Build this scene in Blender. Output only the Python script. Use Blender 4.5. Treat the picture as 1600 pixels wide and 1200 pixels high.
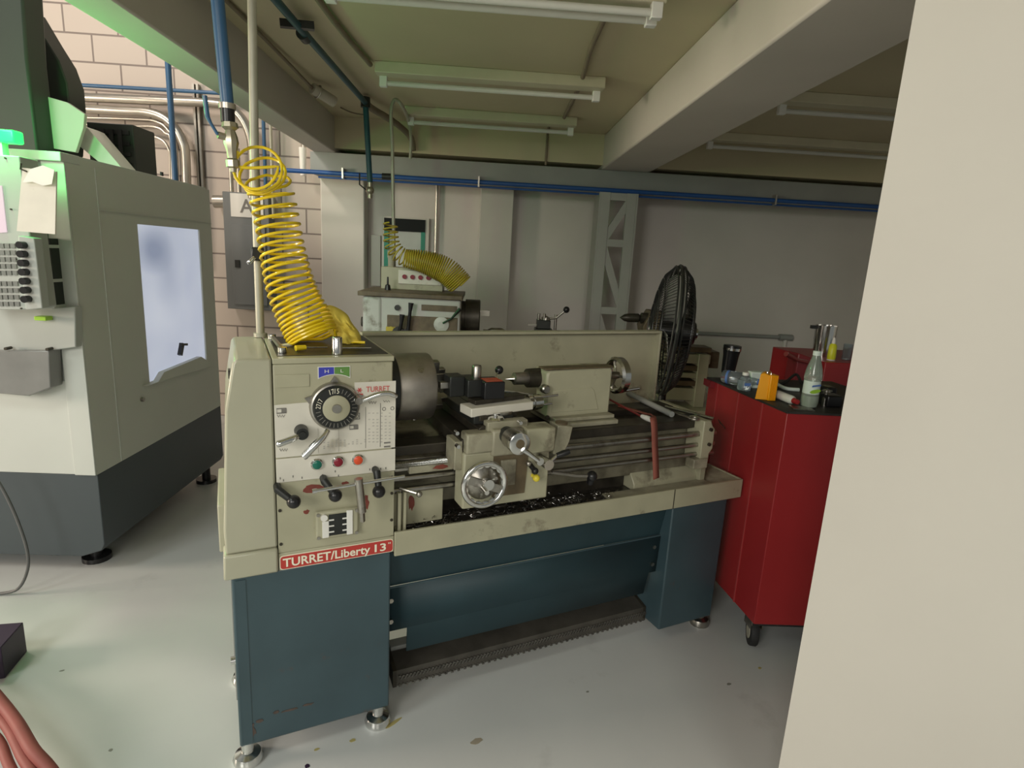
import bpy, bmesh, math, random
from mathutils import Vector, Matrix
random.seed(7)
for o in list(bpy.data.objects): bpy.data.objects.remove(o)
SC = bpy.context.scene; COL = SC.collection
# ------------------------------------------------------------------ camera
F = 915.0
RM = Matrix(((0.99764611,-0.04339218,-0.05309757),(-0.04266864,0.21334319,-0.97604512),(0.05368073,0.97601322,0.21098952)))
CAM = Vector((0,0,1.5))
cd = bpy.data.cameras.new('camera'); cam = bpy.data.objects.new('camera', cd); COL.objects.link(cam)
cd.sensor_width = 36; cd.lens = F/1600*36; cd.clip_start = .02
cam.matrix_world = Matrix.Translation(CAM) @ RM.to_4x4()
SC.camera = cam
# ------------------------------------------------------------------ world, lights, exposure
vs = SC.view_settings; vs.view_transform = 'Standard'; vs.look = 'None'; vs.gamma = 1; vs.use_curve_mapping = False
vs.exposure = -0.22
wd = bpy.data.worlds.new('world'); SC.world = wd; wd.use_nodes = True
wd.node_tree.nodes['Background'].inputs[0].default_value = (0.86,0.9,0.86,1)
wd.node_tree.nodes['Background'].inputs[1].default_value = 0.25
def area(name, loc, target, size, power, col, sy=None):
    l = bpy.data.lights.new(name,'AREA'); l.energy = power; l.color = col; l.size = size
    if sy: l.shape='RECTANGLE'; l.size_y = sy
    o = bpy.data.objects.new(name,l); COL.objects.link(o); o.location = loc
    o.rotation_euler = (Vector(target)-Vector(loc)).to_track_quat('-Z','Y').to_euler(); return o
area('hall_light_behind_left', (-3.1,-4.2,2.9), (0.8,2.4,.9), 2.0, 190, (1,0.97,0.89))
area('added_fill_behind_right', (.5,-4.6,3.0), (-.6,2.6,1.0), 2.0, 75, (1,0.95,0.86))  # second unseen light, added behind the camera to brighten the machine's side
area('hall_light_left', (-3.3,2.8,4.35), (-1.6,5.0,2.2), .45, 60, (1,0.84,0.74))
area('hall_light_left_near', (-3.6,-1.2,4.8), (-1.2,2.4,.6), 1.2, 70, (0.93,1,0.95))
area('added_warm_fill_left', (-6.2,.9,1.7), (.86,3.2,2.35), 1.2, 230, (1,0.82,0.66))  # unseen warm light added to brighten the big beam's left side
# ------------------------------------------------------------------ pixel to place
def ray(x,y): return RM @ Vector((x-800.0, 600.0-y, -F))
def at_z(x,y,z): d = ray(x,y); return CAM + d*((z-CAM.z)/d.z)
def at_y(x,y,Y): d = ray(x,y); return CAM + d*(Y/d.y)
def at_x(x,y,X): d = ray(x,y); return CAM + d*(X/d.x)
def at_plane(x,y,p,n): d = ray(x,y); return CAM + d*((Vector(p)-CAM).dot(n)/d.dot(n))
TH = math.radians(22.96)
LM = Matrix.Translation((-0.6521,1.469,0)) @ Matrix.Rotation(TH,4,'Z'); LI = LM.inverted()
LN = Vector((-math.sin(TH),math.cos(TH),0))
def lv(x,y,v): return LI @ at_plane(x,y, LM @ Vector((0,v,0)), LN)
def lw(x,y,w): return LI @ at_z(x,y,w)
ID = Matrix.Identity(4)
FRAME = [ID]
# ------------------------------------------------------------------ materials
def mat(name, col, rough=.5, metal=0.0, var=.06, scale=8, dirt=None, dscale=3, damt=.5, bump=0.0, emit=None, es=1.0, alpha=1.0, trans=0.0, coat=0.0):
    m = bpy.data.materials.new(name); m.use_nodes = True
    nt = m.node_tree; b = nt.nodes['Principled BSDF']
    b.inputs['Roughness'].default_value = rough; b.inputs['Metallic'].default_value = metal
    b.inputs['Coat Weight'].default_value = coat
    if trans: b.inputs['Transmission Weight'].default_value = trans
    if alpha < 1: b.inputs['Alpha'].default_value = alpha
    if emit: b.inputs['Emission Color'].default_value = (*emit,1); b.inputs['Emission Strength'].default_value = es
    tc = nt.nodes.new('ShaderNodeTexCoord')
    n = nt.nodes.new('ShaderNodeTexNoise'); n.inputs['Scale'].default_value = scale; n.inputs['Detail'].default_value = 5
    nt.links.new(tc.outputs['Object'], n.inputs['Vector'])
    r = nt.nodes.new('ShaderNodeValToRGB'); r.color_ramp.elements[0].position=.3; r.color_ramp.elements[1].position=.7
    lo = [max(0,c*(1-var)) for c in col]; hi = [min(1,c*(1+var)) for c in col]
    r.color_ramp.elements[0].color = (*lo,1); r.color_ramp.elements[1].color = (*hi,1)
    nt.links.new(n.outputs[0], r.inputs[0]); out = r.outputs[0]
    if dirt:
        n2 = nt.nodes.new('ShaderNodeTexNoise'); n2.inputs['Scale'].default_value = dscale; n2.inputs['Detail'].default_value = 8; n2.inputs['Roughness'].default_value=.65
        nt.links.new(tc.outputs['Object'], n2.inputs['Vector'])
        r2 = nt.nodes.new('ShaderNodeValToRGB'); r2.color_ramp.elements[0].position = .62-damt*.22; r2.color_ramp.elements[1].position = .72
        r2.color_ramp.elements[0].color=(0,0,0,1); r2.color_ramp.elements[1].color=(.85,.85,.85,1)
        nt.links.new(n2.outputs[0], r2.inputs[0])
        mx = nt.nodes.new('ShaderNodeMix'); mx.data_type='RGBA'
        nt.links.new(r2.outputs[0], mx.inputs[0]); nt.links.new(out, mx.inputs[6]); mx.inputs[7].default_value=(*dirt,1)
        out = mx.outputs[2]
    nt.links.new(out, b.inputs['Base Color'])
    if bump:
        bp = nt.nodes.new('ShaderNodeBump'); bp.inputs['Strength'].default_value = bump; bp.inputs['Distance'].default_value=.002
        nt.links.new(n.outputs[0], bp.inputs['Height']); nt.links.new(bp.outputs[0], b.inputs['Normal'])
    return m
def block_mat():
    m = mat('painted_block', (.55,.48,.42), .6)
    nt = m.node_tree; b = nt.nodes['Principled BSDF']
    tc = nt.nodes.new('ShaderNodeTexCoord'); sx = nt.nodes.new('ShaderNodeSeparateXYZ'); cx = nt.nodes.new('ShaderNodeCombineXYZ')
    nt.links.new(tc.outputs['Object'], sx.inputs[0]); nt.links.new(sx.outputs[0], cx.inputs[0]); nt.links.new(sx.outputs[2], cx.inputs[1])
    br = nt.nodes.new('ShaderNodeTexBrick'); nt.links.new(cx.outputs[0], br.inputs['Vector'])
    br.inputs['Scale'].default_value=1; br.inputs['Brick Width'].default_value=.4; br.inputs['Row Height'].default_value=.2
    br.inputs['Mortar Size'].default_value=.007; br.inputs['Mortar Smooth'].default_value=.3; br.offset=.5
    br.inputs['Color1'].default_value=(.51,.455,.395,1); br.inputs['Color2'].default_value=(.48,.43,.375,1); br.inputs['Mortar'].default_value=(.20,.17,.15,1)
    nt.links.new(br.outputs['Color'], b.inputs['Base Color'])
    inv = nt.nodes.new('ShaderNodeMath'); inv.operation='SUBTRACT'; inv.inputs[0].default_value=1; nt.links.new(br.outputs['Fac'], inv.inputs[1])
    bp = nt.nodes.new('ShaderNodeBump'); bp.inputs['Strength'].default_value=.6; bp.inputs['Distance'].default_value=.01
    nt.links.new(inv.outputs[0], bp.inputs['Height']); nt.links.new(bp.outputs[0], b.inputs['Normal'])
    return m
M = dict(
 floor = mat('grey_epoxy_floor',(.59,.605,.59),.32,0,.07,1.3,dirt=(.47,.48,.465),dscale=2.2,damt=.05,bump=.05),
 block = block_mat(),
 plaster = mat('painted_plaster',(.66,.62,.57),.7,0,.05,2,bump=.1),
 pil = mat('pale_plaster',(.58,.56,.50),.7,0,.05,2),
 ceil = mat('cream_ceiling',(.56,.50,.33),.75,0,.06,1.2),
 beam = mat('beam_plaster',(.58,.54,.48),.7,0,.05,2),
 white = mat('white_partition',(.50,.485,.435),.6,0,.03,2,dirt=(.45,.43,.385),dscale=1.4,damt=.1),
 greysteel = mat('grey_painted_steel',(.29,.30,.28),.5,0,.08,4),
 lattice = mat('pale_grey_steel',(.42,.42,.38),.5,0,.06,4),
 cream = mat('khaki_cream_enamel',(.41,.395,.275),.38,0,.07,10,dirt=(.10,.075,.05),dscale=6,damt=.12),
 creamdirty = mat('oily_khaki_enamel',(.36,.34,.245),.4,0,.15,12,dirt=(.07,.055,.035),dscale=7,damt=.75),
 bedgrey = mat('oily_bed_enamel',(.20,.185,.13),.45,0,.25,14,dirt=(.06,.05,.03),dscale=8,damt=.6),
 treadle = mat('worn_brown_steel',(.09,.083,.07),.45,.4,.25,12), treadstud = mat('worn_tread_stud',(.20,.19,.17),.35,.8,.3,30),
 creamclean = mat('khaki_cream_cover',(.43,.42,.31),.33,0,.04,6,coat=.2),
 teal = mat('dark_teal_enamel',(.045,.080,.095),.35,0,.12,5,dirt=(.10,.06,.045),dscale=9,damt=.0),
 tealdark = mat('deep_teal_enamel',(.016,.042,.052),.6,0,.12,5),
 chrome = mat('chrome',(.72,.72,.70),.16,1,.03,20),
 steel = mat('machined_steel',(.42,.40,.36),.33,1,.12,30,dirt=(.10,.08,.06),dscale=14,damt=.3),
 chucksteel = mat('chuck_steel',(.40,.37,.33),.5,1,.10,30),
 dark = mat('oily_dark_steel',(.055,.048,.036),.42,.5,.3,20),
 darksteel = mat('blackened_steel',(.03,.032,.03),.4,.4,.2,20),
 black = mat('black_plastic',(.012,.012,.013),.3,0,.1,20),
 plate = mat('cream_printed_plate',(.72,.69,.60),.4,0,.04,15,dirt=(.45,.40,.30),dscale=9,damt=.1),
 ink = mat('grey_print',(.20,.19,.17),.5), inklight = mat('faint_print',(.52,.50,.45),.5),
 whitep = mat('white_plastic',(.80,.79,.74),.4,0,.02), cream_text = mat('cream_lettering',(.88,.83,.66),.5,0,.02),
 red = mat('red_nameplate',(.50,.045,.035),.4,0,.05), redtext = mat('red_print',(.62,.10,.09),.5),
 blue = mat('blue_plate',(.05,.06,.45),.45), green = mat('green_plate',(.12,.27,.06),.45),
 btngreen = mat('green_button',(.01,.16,.11),.25), btnred = mat('dark_red_button',(.25,.015,.03),.25), btnor = mat('orange_red_button',(.75,.09,.03),.3),
 rustteal = mat('brown_wear_patch',(.085,.06,.05),.6,0,.3,40),
 rust = mat('red_primer_patch',(.20,.045,.03),.6,0,.2,40),
 yellow = mat('yellow_hose',(.82,.60,.01),.3,0,.04,coat=.3), yellow2 = mat('shaded_yellow_hose',(.48,.38,.04),.35,0,.1),  # second yellow is the first one darkened to stand for shade
 cloth = mat('yellow_cloth',(.80,.64,.10),.9,0,.08,20,bump=.5),
 bluepipe = mat('blue_pipe',(.035,.11,.22),.35,0,.08), bluerail = mat('blue_air_line',(.02,.09,.30),.35,0,.1), bluedark = mat('dark_blue_green_pipe',(.012,.07,.09),.4,0,.1),
 conduit = mat('galvanised_conduit',(.50,.47,.41),.32,.85,.08,10), polem = mat('weathered_grey_conduit',(.42,.41,.33),.45,.3,.1,10),
 brass = mat('dull_nickel_fitting',(.42,.39,.30),.35,.8,.1),
 mcgrey = mat('machine_light_grey',(.42,.44,.41),.42,0,.03,3), mcside = mat('machine_grey_green',(.55,.56,.50),.45,0,.03,3), mclight = mat('machine_off_white',(.54,.56,.52),.45,0,.03,3),
 mcskirt = mat('machine_slate_skirt',(.055,.068,.075),.45,0,.05,3), mcblack = mat('machine_black_green',(.02,.028,.02),.5,0,.1,3),
 smoke = mat('smoky_plastic',(.22,.22,.21),.2,0,.1,8),
 paper = mat('white_paper',(.78,.78,.72),.8,0,.02), screen = mat('lit_screen',(.3,.2,.25),.3,emit=(.95,.80,.85),es=.7),
 beacon = mat('green_beacon_lens',(.0,.45,.06),.3,emit=(.02,1,.10),es=3.2),
 tube = mat('unlit_tube',(.68,.68,.62),.3,0,.02), fixture = mat('cream_fixture',(.62,.58,.42),.5,0,.05), socket = mat('white_lampholder',(.82,.82,.78),.4),
 rustc = mat('brown_painted_conduit',(.22,.18,.12),.6,0,.15), pvc = mat('cream_pvc',(.45,.42,.33),.5),
 wlathe = mat('white_lathe_enamel',(.50,.51,.47),.4,0,.06,8,dirt=(.16,.13,.09),dscale=6,damt=.15), olive = mat('brown_oily_recess',(.12,.09,.05),.5,0,.3,20),
 redcab = mat('red_cabinet_enamel',(.36,.022,.025),.38,0,.05,3), redcab2 = mat('deep_red_enamel',(.22,.02,.025),.4,0,.05,3), redseam = mat('red_edge',(.40,.06,.06),.4),
 rubber = mat('black_rubber',(.018,.018,.018),.7), mat_top = mat('dark_bench_mat',(.03,.028,.025),.55,0,.3,20),
 orange = mat('orange_plastic',(.90,.38,.005),.35,0,.03), soda = mat('soda_bottle_plastic',(.62,.70,.62),.12,0,.03,trans=.7), milky = mat('cloudy_drink',(.62,.68,.58),.4,0,.03),
 label = mat('pale_bottle_label',(.70,.80,.74),.4), lime = mat('lime_mark',(.35,.62,.05),.4), labelblue = mat('pale_blue_mark',(.10,.20,.50),.5),
 clear = mat('clear_water_bottle',(.72,.80,.84),.08,0,.02,trans=.9), glue = mat('yellow_bottle',(.75,.78,.03),.35),
 strap = mat('faded_red_strap',(.28,.085,.06),.75,0,.1,15), hosered = mat('dusty_red_hose',(.25,.065,.055),.6,0,.15,8), cable = mat('grey_cable',(.10,.10,.10),.5),
 greenfr = mat('green_frame',(.01,.22,.14),.5), windowdark = mat('dark_window_head',(.012,.015,.015),.95), winpaper = mat('pale_window_sheet',(.50,.53,.49),.6),
 swarf = mat('steel_swarf',(.35,.34,.32),.25,1,.3,60), sludge = mat('black_oily_tray',(.03,.026,.02),.3,0,.4,30),
 spot = mat('yellow_floor_stain',(.42,.36,.14),.6), spotb = mat('brown_floor_stain',(.33,.29,.22),.6), spotg = mat('grey_floor_stain',(.25,.25,.22),.6),
 boxgrey = mat('grey_panel_enamel',(.17,.185,.185),.45,0,.04,3),
 purple = mat('dark_purple_box',(.03,.015,.04),.5), sticker = mat('orange_red_sticker',(.55,.10,.05),.5),
 yknob = mat('yellow_knob',(.75,.62,.05),.3), rod_red = mat('dark_red_grip',(.22,.03,.03),.4),
)
XS0=-1.634+2.3
def window_mat():
    m = bpy.data.materials.new('lit_frosted_window'); m.use_nodes=True; nt=m.node_tree; b=nt.nodes['Principled BSDF']
    tc=nt.nodes.new('ShaderNodeTexCoord'); mp=nt.nodes.new('ShaderNodeMapping'); nt.links.new(tc.outputs['Object'],mp.inputs[0])
    n=nt.nodes.new('ShaderNodeTexNoise'); n.inputs['Scale'].default_value=2.3; nt.links.new(mp.outputs[0],n.inputs['Vector'])
    r=nt.nodes.new('ShaderNodeValToRGB'); r.color_ramp.elements[0].position=.3; r.color_ramp.elements[1].position=.7
    r.color_ramp.elements[0].color=(.60,.66,.85,1); r.color_ramp.elements[1].color=(.80,.85,1,1)
    nt.links.new(n.outputs[0],r.inputs[0])
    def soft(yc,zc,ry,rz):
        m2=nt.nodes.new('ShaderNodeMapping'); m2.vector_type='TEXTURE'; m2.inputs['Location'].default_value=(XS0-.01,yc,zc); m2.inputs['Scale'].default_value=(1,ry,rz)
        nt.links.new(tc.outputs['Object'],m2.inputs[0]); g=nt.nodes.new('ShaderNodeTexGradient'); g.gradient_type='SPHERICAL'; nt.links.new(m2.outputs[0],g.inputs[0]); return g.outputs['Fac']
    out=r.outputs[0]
    for (yc,zc,ry,rz,k) in ((.05,1.44,.20,.13,1.0),(.16,1.36,.16,.30,.35)):  # blurred dark form in the pane, painted into the emission colour
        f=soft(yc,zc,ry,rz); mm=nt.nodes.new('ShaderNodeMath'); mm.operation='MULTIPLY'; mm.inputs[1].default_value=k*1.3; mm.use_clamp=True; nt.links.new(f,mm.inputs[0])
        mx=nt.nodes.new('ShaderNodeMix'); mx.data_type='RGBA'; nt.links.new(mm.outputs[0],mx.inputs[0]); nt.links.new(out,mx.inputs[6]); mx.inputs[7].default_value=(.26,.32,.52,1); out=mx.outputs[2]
    nt.links.new(out,b.inputs['Emission Color'])
    b.inputs['Emission Strength'].default_value=.62; b.inputs['Base Color'].default_value=(.5,.52,.55,1); b.inputs['Roughness'].default_value=.25
    return m
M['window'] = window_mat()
# ------------------------------------------------------------------ mesh helpers
def orth(a):
    a = Vector(a).normalized(); t = Vector((0,0,1)) if abs(a.z)<.9 else Vector((1,0,0))
    x = a.cross(t).normalized(); return x, a.cross(x).normalized(), a
class MB:
    def __init__(s): s.v=[]; s.f=[]; s.sm=[]
    def add(s, vs, fs, smooth=False):
        n=len(s.v); s.v+= [Vector(p) for p in vs]; s.f+=[[i+n for i in f] for f in fs]; s.sm+=[smooth]*len(fs); return s
    def box(s, a, b, rot=None, piv=None):
        x0,y0,z0=a; x1,y1,z1=b
        v=[Vector(p) for p in ((x0,y0,z0),(x1,y0,z0),(x1,y1,z0),(x0,y1,z0),(x0,y0,z1),(x1,y0,z1),(x1,y1,z1),(x0,y1,z1))]
        if rot is not None:
            c=Vector(piv) if piv else sum(v,Vector())/8; v=[rot@(p-c)+c for p in v]
        return s.add(v,[(3,2,1,0),(4,5,6,7),(0,1,5,4),(1,2,6,5),(2,3,7,6),(3,0,4,7)])
    def beam(s, p, q, w, h, up=(0,0,1)):
        p=Vector(p);q=Vector(q);a=(q-p).normalized();u=Vector(up);x=a.cross(u).normalized()*w/2;y=x.cross(a).normalized()*h/2
        v=[p-x-y,p+x-y,p+x+y,p-x+y,q-x-y,q+x-y,q+x+y,q-x+y]
        return s.add(v,[(3,2,1,0),(4,5,6,7),(0,1,5,4),(1,2,6,5),(2,3,7,6),(3,0,4,7)])
    def prism(s, poly, d):   # poly list of 3D points, extrude by vector d
        n=len(poly); p=[Vector(q) for q in poly]; d=Vector(d)
        return s.add(p+[q+d for q in p],[list(range(n))[::-1],list(range(n,2*n))]+[(i,(i+1)%n,(i+1)%n+n,i+n) for i in range(n)])
    def rev(s, prof, o, axis, n=24, caps=True, smooth=True):  # prof: (radius, height)
        x,y,a=orth(axis); o=Vector(o); vs=[];fs=[]
        for r,h in prof:
            for k in range(n):
                t=2*math.pi*k/n; vs.append(o+a*h+(x*math.cos(t)+y*math.sin(t))*r)
        m=len(prof)
        for i in range(m-1):
            for k in range(n): fs.append((i*n+k,i*n+(k+1)%n,(i+1)*n+(k+1)%n,(i+1)*n+k))
        s.add(vs,fs,smooth)
        if caps:
            if prof[0][0]>1e-5: s.add(vs[:n],[list(range(n))[::-1]])
            if prof[-1][0]>1e-5: s.add(vs[-n:],[list(range(n))])
        return s
    def cyl(s,p,q,r,r2=None,n=20):
        p=Vector(p);q=Vector(q); return s.rev([(r,0),(r if r2 is None else r2,(q-p).length)],p,q-p,n)
    def ball(s,c,r,n=16,sc=(1,1,1)):
        i0=len(s.v); s.rev([(r*math.sin(math.pi*i/8),-r*math.cos(math.pi*i/8)) for i in range(9)],c,(0,0,1),n,False)
        c=Vector(c)
        for i in range(i0,len(s.v)):
            d=s.v[i]-c; s.v[i]=c+Vector((d.x*sc[0],d.y*sc[1],d.z*sc[2]))
        return s
    def tube(s,pts,r,n=8,closed=False):
        p=[Vector(q) for q in pts]; m=len(p); vs=[];fs=[]; prev=None
        for i in range(m):
            if closed: t=p[(i+1)%m]-p[i-1]
            else: t=p[min(i+1,m-1)]-p[max(i-1,0)]
            t.normalize()
            if prev is None: x,_,_=orth(t)
            else: x=(prev-t*prev.dot(t)).normalized()
            prev=x; y=t.cross(x); ri=r[i] if isinstance(r,(list,tuple)) else r
            for k in range(n):
                a=2*math.pi*k/n; vs.append(p[i]+(x*math.cos(a)+y*math.sin(a))*ri)
        for i in range(m if closed else m-1):
            j=(i+1)%m
            for k in range(n): fs.append((i*n+k,i*n+(k+1)%n,j*n+(k+1)%n,j*n+k))
        s.add(vs,fs,True)
        if not closed: s.add(vs[:n],[list(range(n))[::-1]]); s.add(vs[-n:],[list(range(n))])
        return s
    def ring(s,c,axis,R,r,n=36,m=8):
        x,y,a=orth(axis); c=Vector(c)
        return s.tube([c+(x*math.cos(2*math.pi*i/n)+y*math.sin(2*math.pi*i/n))*R for i in range(n)],r,m,True)
    def text(s, body, o, X, Y, size, ext=.0008, off=0.0, sx=1.0, center=False, fitw=None):
        cu=bpy.data.curves.new('t','FONT'); cu.body=body; cu.size=1; cu.extrude=0; cu.offset=off
        cu.resolution_u=3; ob=bpy.data.objects.new('t',cu); COL.objects.link(ob)
        dg=bpy.context.evaluated_depsgraph_get(); me=bpy.data.meshes.new_from_object(ob.evaluated_get(dg))
        xs=[v.co.x for v in me.vertices]; w=max(xs)-min(xs); x0=min(xs)
        if fitw: sx=fitw/(w*size)
        X=Vector(X).normalized();Y=Vector(Y).normalized();Z=X.cross(Y); o=Vector(o)
        if center: o=o-X*(w*size*sx/2)
        s.add([o+X*((v.co.x-x0)*size*sx)+Y*(v.co.y*size)+Z*ext for v in me.vertices],[list(q.vertices) for q in me.polygons])
        bpy.data.objects.remove(ob); bpy.data.curves.remove(cu); bpy.data.meshes.remove(me); return s
    def build(s, name, m, parent=None, bevel=0, frame=None, kind=None, sub=0, lab=None, solid=0):
        fr = FRAME[0] if frame is None else frame
        me=bpy.data.meshes.new(name); W=[fr@p for p in s.v]
        if parent is None:
            lo=Vector((min(p.x for p in W),min(p.y for p in W),min(p.z for p in W))); hi=Vector((max(p.x for p in W),max(p.y for p in W),max(p.z for p in W)))
            loc=Vector(((lo.x+hi.x)/2,(lo.y+hi.y)/2,lo.z)); W=[p-loc for p in W]
        else:
            inv=PM[parent.name].inverted(); W=[inv@p for p in W]
        me.from_pydata(W,[],s.f)
        me.polygons.foreach_set('use_smooth', s.sm)
        bm=bmesh.new(); bm.from_mesh(me); bmesh.ops.recalc_face_normals(bm,faces=bm.faces); bm.to_mesh(me); bm.free()
        o=bpy.data.objects.new(name,me); COL.objects.link(o); me.materials.append(m if not isinstance(m,str) else M[m])
        if parent is None: o.location=loc; PM[o.name]=Matrix.Translation(loc)
        else: o.parent=parent; PM[o.name]=PM[parent.name].copy()
        if bevel:
            b=o.modifiers.new('bevel','BEVEL'); b.width=bevel; b.segments=2; b.limit_method='ANGLE'; b.angle_limit=math.radians(40)
        if sub:
            b=o.modifiers.new('sub','SUBSURF'); b.levels=sub; b.render_levels=sub
        if solid:
            b=o.modifiers.new('solid','SOLIDIFY'); b.thickness=solid
        me.set_sharp_from_angle(angle=math.radians(38))
        if kind: o['kind']=kind
        if lab: o['label']=lab
        return o
PM={}
def tag(o,label,cat,group=None,kind=None):
    o['label']=label; o['category']=cat
    if group: o['group']=group
    if kind: o['kind']=kind
    return o
def thing(name,loc,label,cat,group=None,mtx=None):
    o=bpy.data.objects.new(name,None); COL.objects.link(o); o.empty_display_size=.1
    mm = mtx if mtx is not None else Matrix.Translation(loc)
    o.matrix_world=mm; PM[o.name]=mm.copy(); return tag(o,label,cat,group)
def struct(name,mb,m,bevel=0):
    o=mb.build(name,m,bevel=bevel,frame=ID); o['kind']='structure'; return o
def smooth_path(pts,k=6):
    p=[Vector(q) for q in pts]; out=[]
    for i in range(len(p)-1):
        a=p[max(i-1,0)];b=p[i];c=p[i+1];d=p[min(i+2,len(p)-1)]
        for j in range(k):
            t=j/k; out.append(.5*((2*b)+(c-a)*t+(2*a-5*b+4*c-d)*t*t+(3*b-a-3*c+d)*t**3))
    return out+[p[-1]]
def helix(path,R,pitches,seg=18,jit=0):   # coil round a path; pitches = turns
    p=smooth_path(path,10); L=[0]
    for i in range(1,len(p)): L.append(L[-1]+(p[i]-p[i-1]).length)
    n=int(pitches*seg); out=[]; prev=None
    for k in range(n+1):
        s=k/n; s2=s if not callable(jit) else jit(s); d=s2*L[-1]; i=1
        while i<len(L)-1 and L[i]<d: i+=1
        t=(d-L[i-1])/max(L[i]-L[i-1],1e-9); c=p[i-1].lerp(p[i],t)
        j=min(max(i,1),len(p)-2); a=(p[j+1]-p[j-1]).normalized()
        if prev is None: x,_,_=orth(a)
        else: x=(prev-a*prev.dot(a)).normalized()
        prev=x; y=a.cross(x); th=2*math.pi*k/seg; r=R(s) if callable(R) else R
        out.append(c+(x*math.cos(th)+y*math.sin(th))*r)
    return out
# ================================================================== SETTING
struct('floor', MB().box((-7,-6,-.1),(6,5.3,0)), 'floor')
struct('wall_back', MB().box((-7,5.1,0),(-1.34,5.3,6.5)).box((-1.34,5.1,2.2),(6,5.3,6.5)), 'block')
struct('wall_back_right', MB().box((-1.34,5.14,0),(6,5.3,2.2)), 'plaster')
struct('wall_left', MB().box((-7.2,-6,0),(-7,5.3,6.5)), 'plaster')
struct('wall_far_right', MB().box((5.8,.3,0),(6,5.1,2.45)), 'plaster')
struct('ceiling', MB().box((-1.2,.3,2.45),(6,5.1,2.75)), 'ceil')
struct('trim_1', MB().box((.86,.3,2.2),(1.235,5.1,2.45)), 'beam', .01)
struct('trim_2', MB().box((-1.34,.3,2.2),(-1.17,5.1,2.75)), 'beam', .008)
struct('trim_3', MB().box((-1.17,4.72,2.23),(.86,5.1,2.45)).box((1.235,4.72,2.23),(6,5.1,2.45)), 'ceil')
struct('trim_4', MB().box((-1.35,4.97,0),(-1.0,5.14,2.2)), 'pil', .01)
struct('trim_5', MB().box((-.07,5.0,0),(.205,5.14,2.2)), 'pil', .008)
# steel box beam along the wall
o=struct('trim_6', MB().box((-1.36,4.74,2.045),(5.8,4.96,2.2)), 'greysteel', .004)
struct('wall_right', MB().box((.80,1.22,0),(2.5,1.32,3.2),Matrix.Rotation(math.radians(-36),3,'Z'),(.80,1.22,0)), 'white')
# ================================================================== lattice column
r=thing('lattice_column',(1.0,4.8,0),'pale grey steel lattice column with diagonal webs against the back wall','column')
XL,XR=.865,1.145
for x in (XL,XR-.075): MB().box((x,4.70,0),(x+.075,4.74,2.045)).build('chord','lattice',r,.003)
for x in (XL-.012,XR): MB().box((x,4.70,0),(x+.012,4.92,2.045)).build('flange','lattice',r)
zz=[0.05,.42,.79,1.0,1.39,1.78,2.0]
for z in (.05,.60,1.12,1.65,2.0): MB().box((XL+.07,4.705,z-.025),(XR-.07,4.735,z+.03)).build('batten','lattice',r)
for a,b,za,zb in ((1,0,.62,1.10),(1,0,.08,.58),(0,1,1.63,1.15),(0,1,1.67,1.98)):
    MB().beam(((XL+.05,XR-.05)[a],4.72,za),((XL+.05,XR-.05)[b],4.72,zb),.055,.022,(0,1,0)).build('diagonal_web','lattice',r)
# ================================================================== ceiling lights
def fixture(x0,x1,Y,z,label,tubes=1,dirt=None):
    r=thing('fluorescent_batten',((x0+x1)/2,Y,z),label,'ceiling light','unlit fluorescent battens under the low ceiling')
    MB().box((x0,Y-.045,2.395),(x1,Y+.045,2.45)).build('housing','fixture',r,.004)
    ys=[Y] if tubes==1 else [Y-.035,Y+.035]
    ys=[Y+.035] if tubes==1 else ys
    for y in ys:
        MB().cyl((x0+.05,y,2.365),(x1-.05,y,2.365),.0135,n=12).build('tube','tube',r)
        for x in (x0+.012,x1-.052): MB().box((x,y-.016,2.345),(x+.04,y+.016,2.397)).build('lamp_holder','socket',r,.003)
fixture(-.62,.59,2.30,2.34,'twin tube cream batten light nearest the camera, cut by the top edge',2)
fixture(-.615,.585,3.36,2.34,'single tube cream batten light on ceiling, middle one left of beam')
fixture(-.585,.575,4.28,2.34,'single tube cream batten light nearest back wall, left of beam')
fixture(1.55,2.75,3.36,2.34,'cream batten light right of the big beam, nearer one')
fixture(1.55,3.15,4.42,2.34,'cream batten light right of the big beam, nearest the back wall')
# ceiling conduits
def pipe(name,pts,rad,m,label,cat,group=None,k=6,n=10,sm=True):
    mb=MB().tube(smooth_path(pts,k) if sm else pts,rad,n); o=mb.build(name,m,frame=ID); return tag(o,label,cat,group)
pipe('electrical_conduit',[(.42,2.45,2.435),(.43,2.9,2.435),(.46,3.3,2.435)],.012,'rustc','brown conduit on ceiling between the two nearest batten lights','conduit')
pipe('electrical_conduit',[(.47,3.45,2.435),(.48,4.2,2.435)],.012,'rustc','brown conduit on ceiling between the middle and rear batten lights','conduit')
pipe('electrical_conduit',[(.40,4.35,2.44),(.42,4.69,2.43),(.42,4.705,2.38),(.42,4.705,2.2)],.009,'rustc','thin conduit dropping down the rear beam behind the rear batten','conduit')
pipe('electrical_conduit',[(-.69,1.2,2.432),(-.69,2.6,2.432),(-.64,3.33,2.432)],.013,'rustc','brown conduit along ceiling running to left end of middle batten','conduit')
r=thing('ceiling_air_pipe',(-.86,2.8,2.38),'dark blue green air pipe under the ceiling with a black clamp','pipe')
MB().tube([(-.86,1.0,2.40),(-.83,2.8,2.40),(-.80,4.02,2.40)],.017,12).build('pipe','bluedark',r)
MB().beam((-.90,2.74,2.40),(-.77,2.78,2.41),.03,.03).cyl((-.84,2.84,2.40),(-.84,2.90,2.40),.026).build('clamp','darksteel',r)
MB().tube(smooth_path([(-.80,4.02,2.41),(-.78,4.1,2.39),(-.68,4.45,2.38),(-.60,4.66,2.33),(-.58,4.68,2.24)]),.022,10).build('sleeve','rustc',r)
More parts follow.
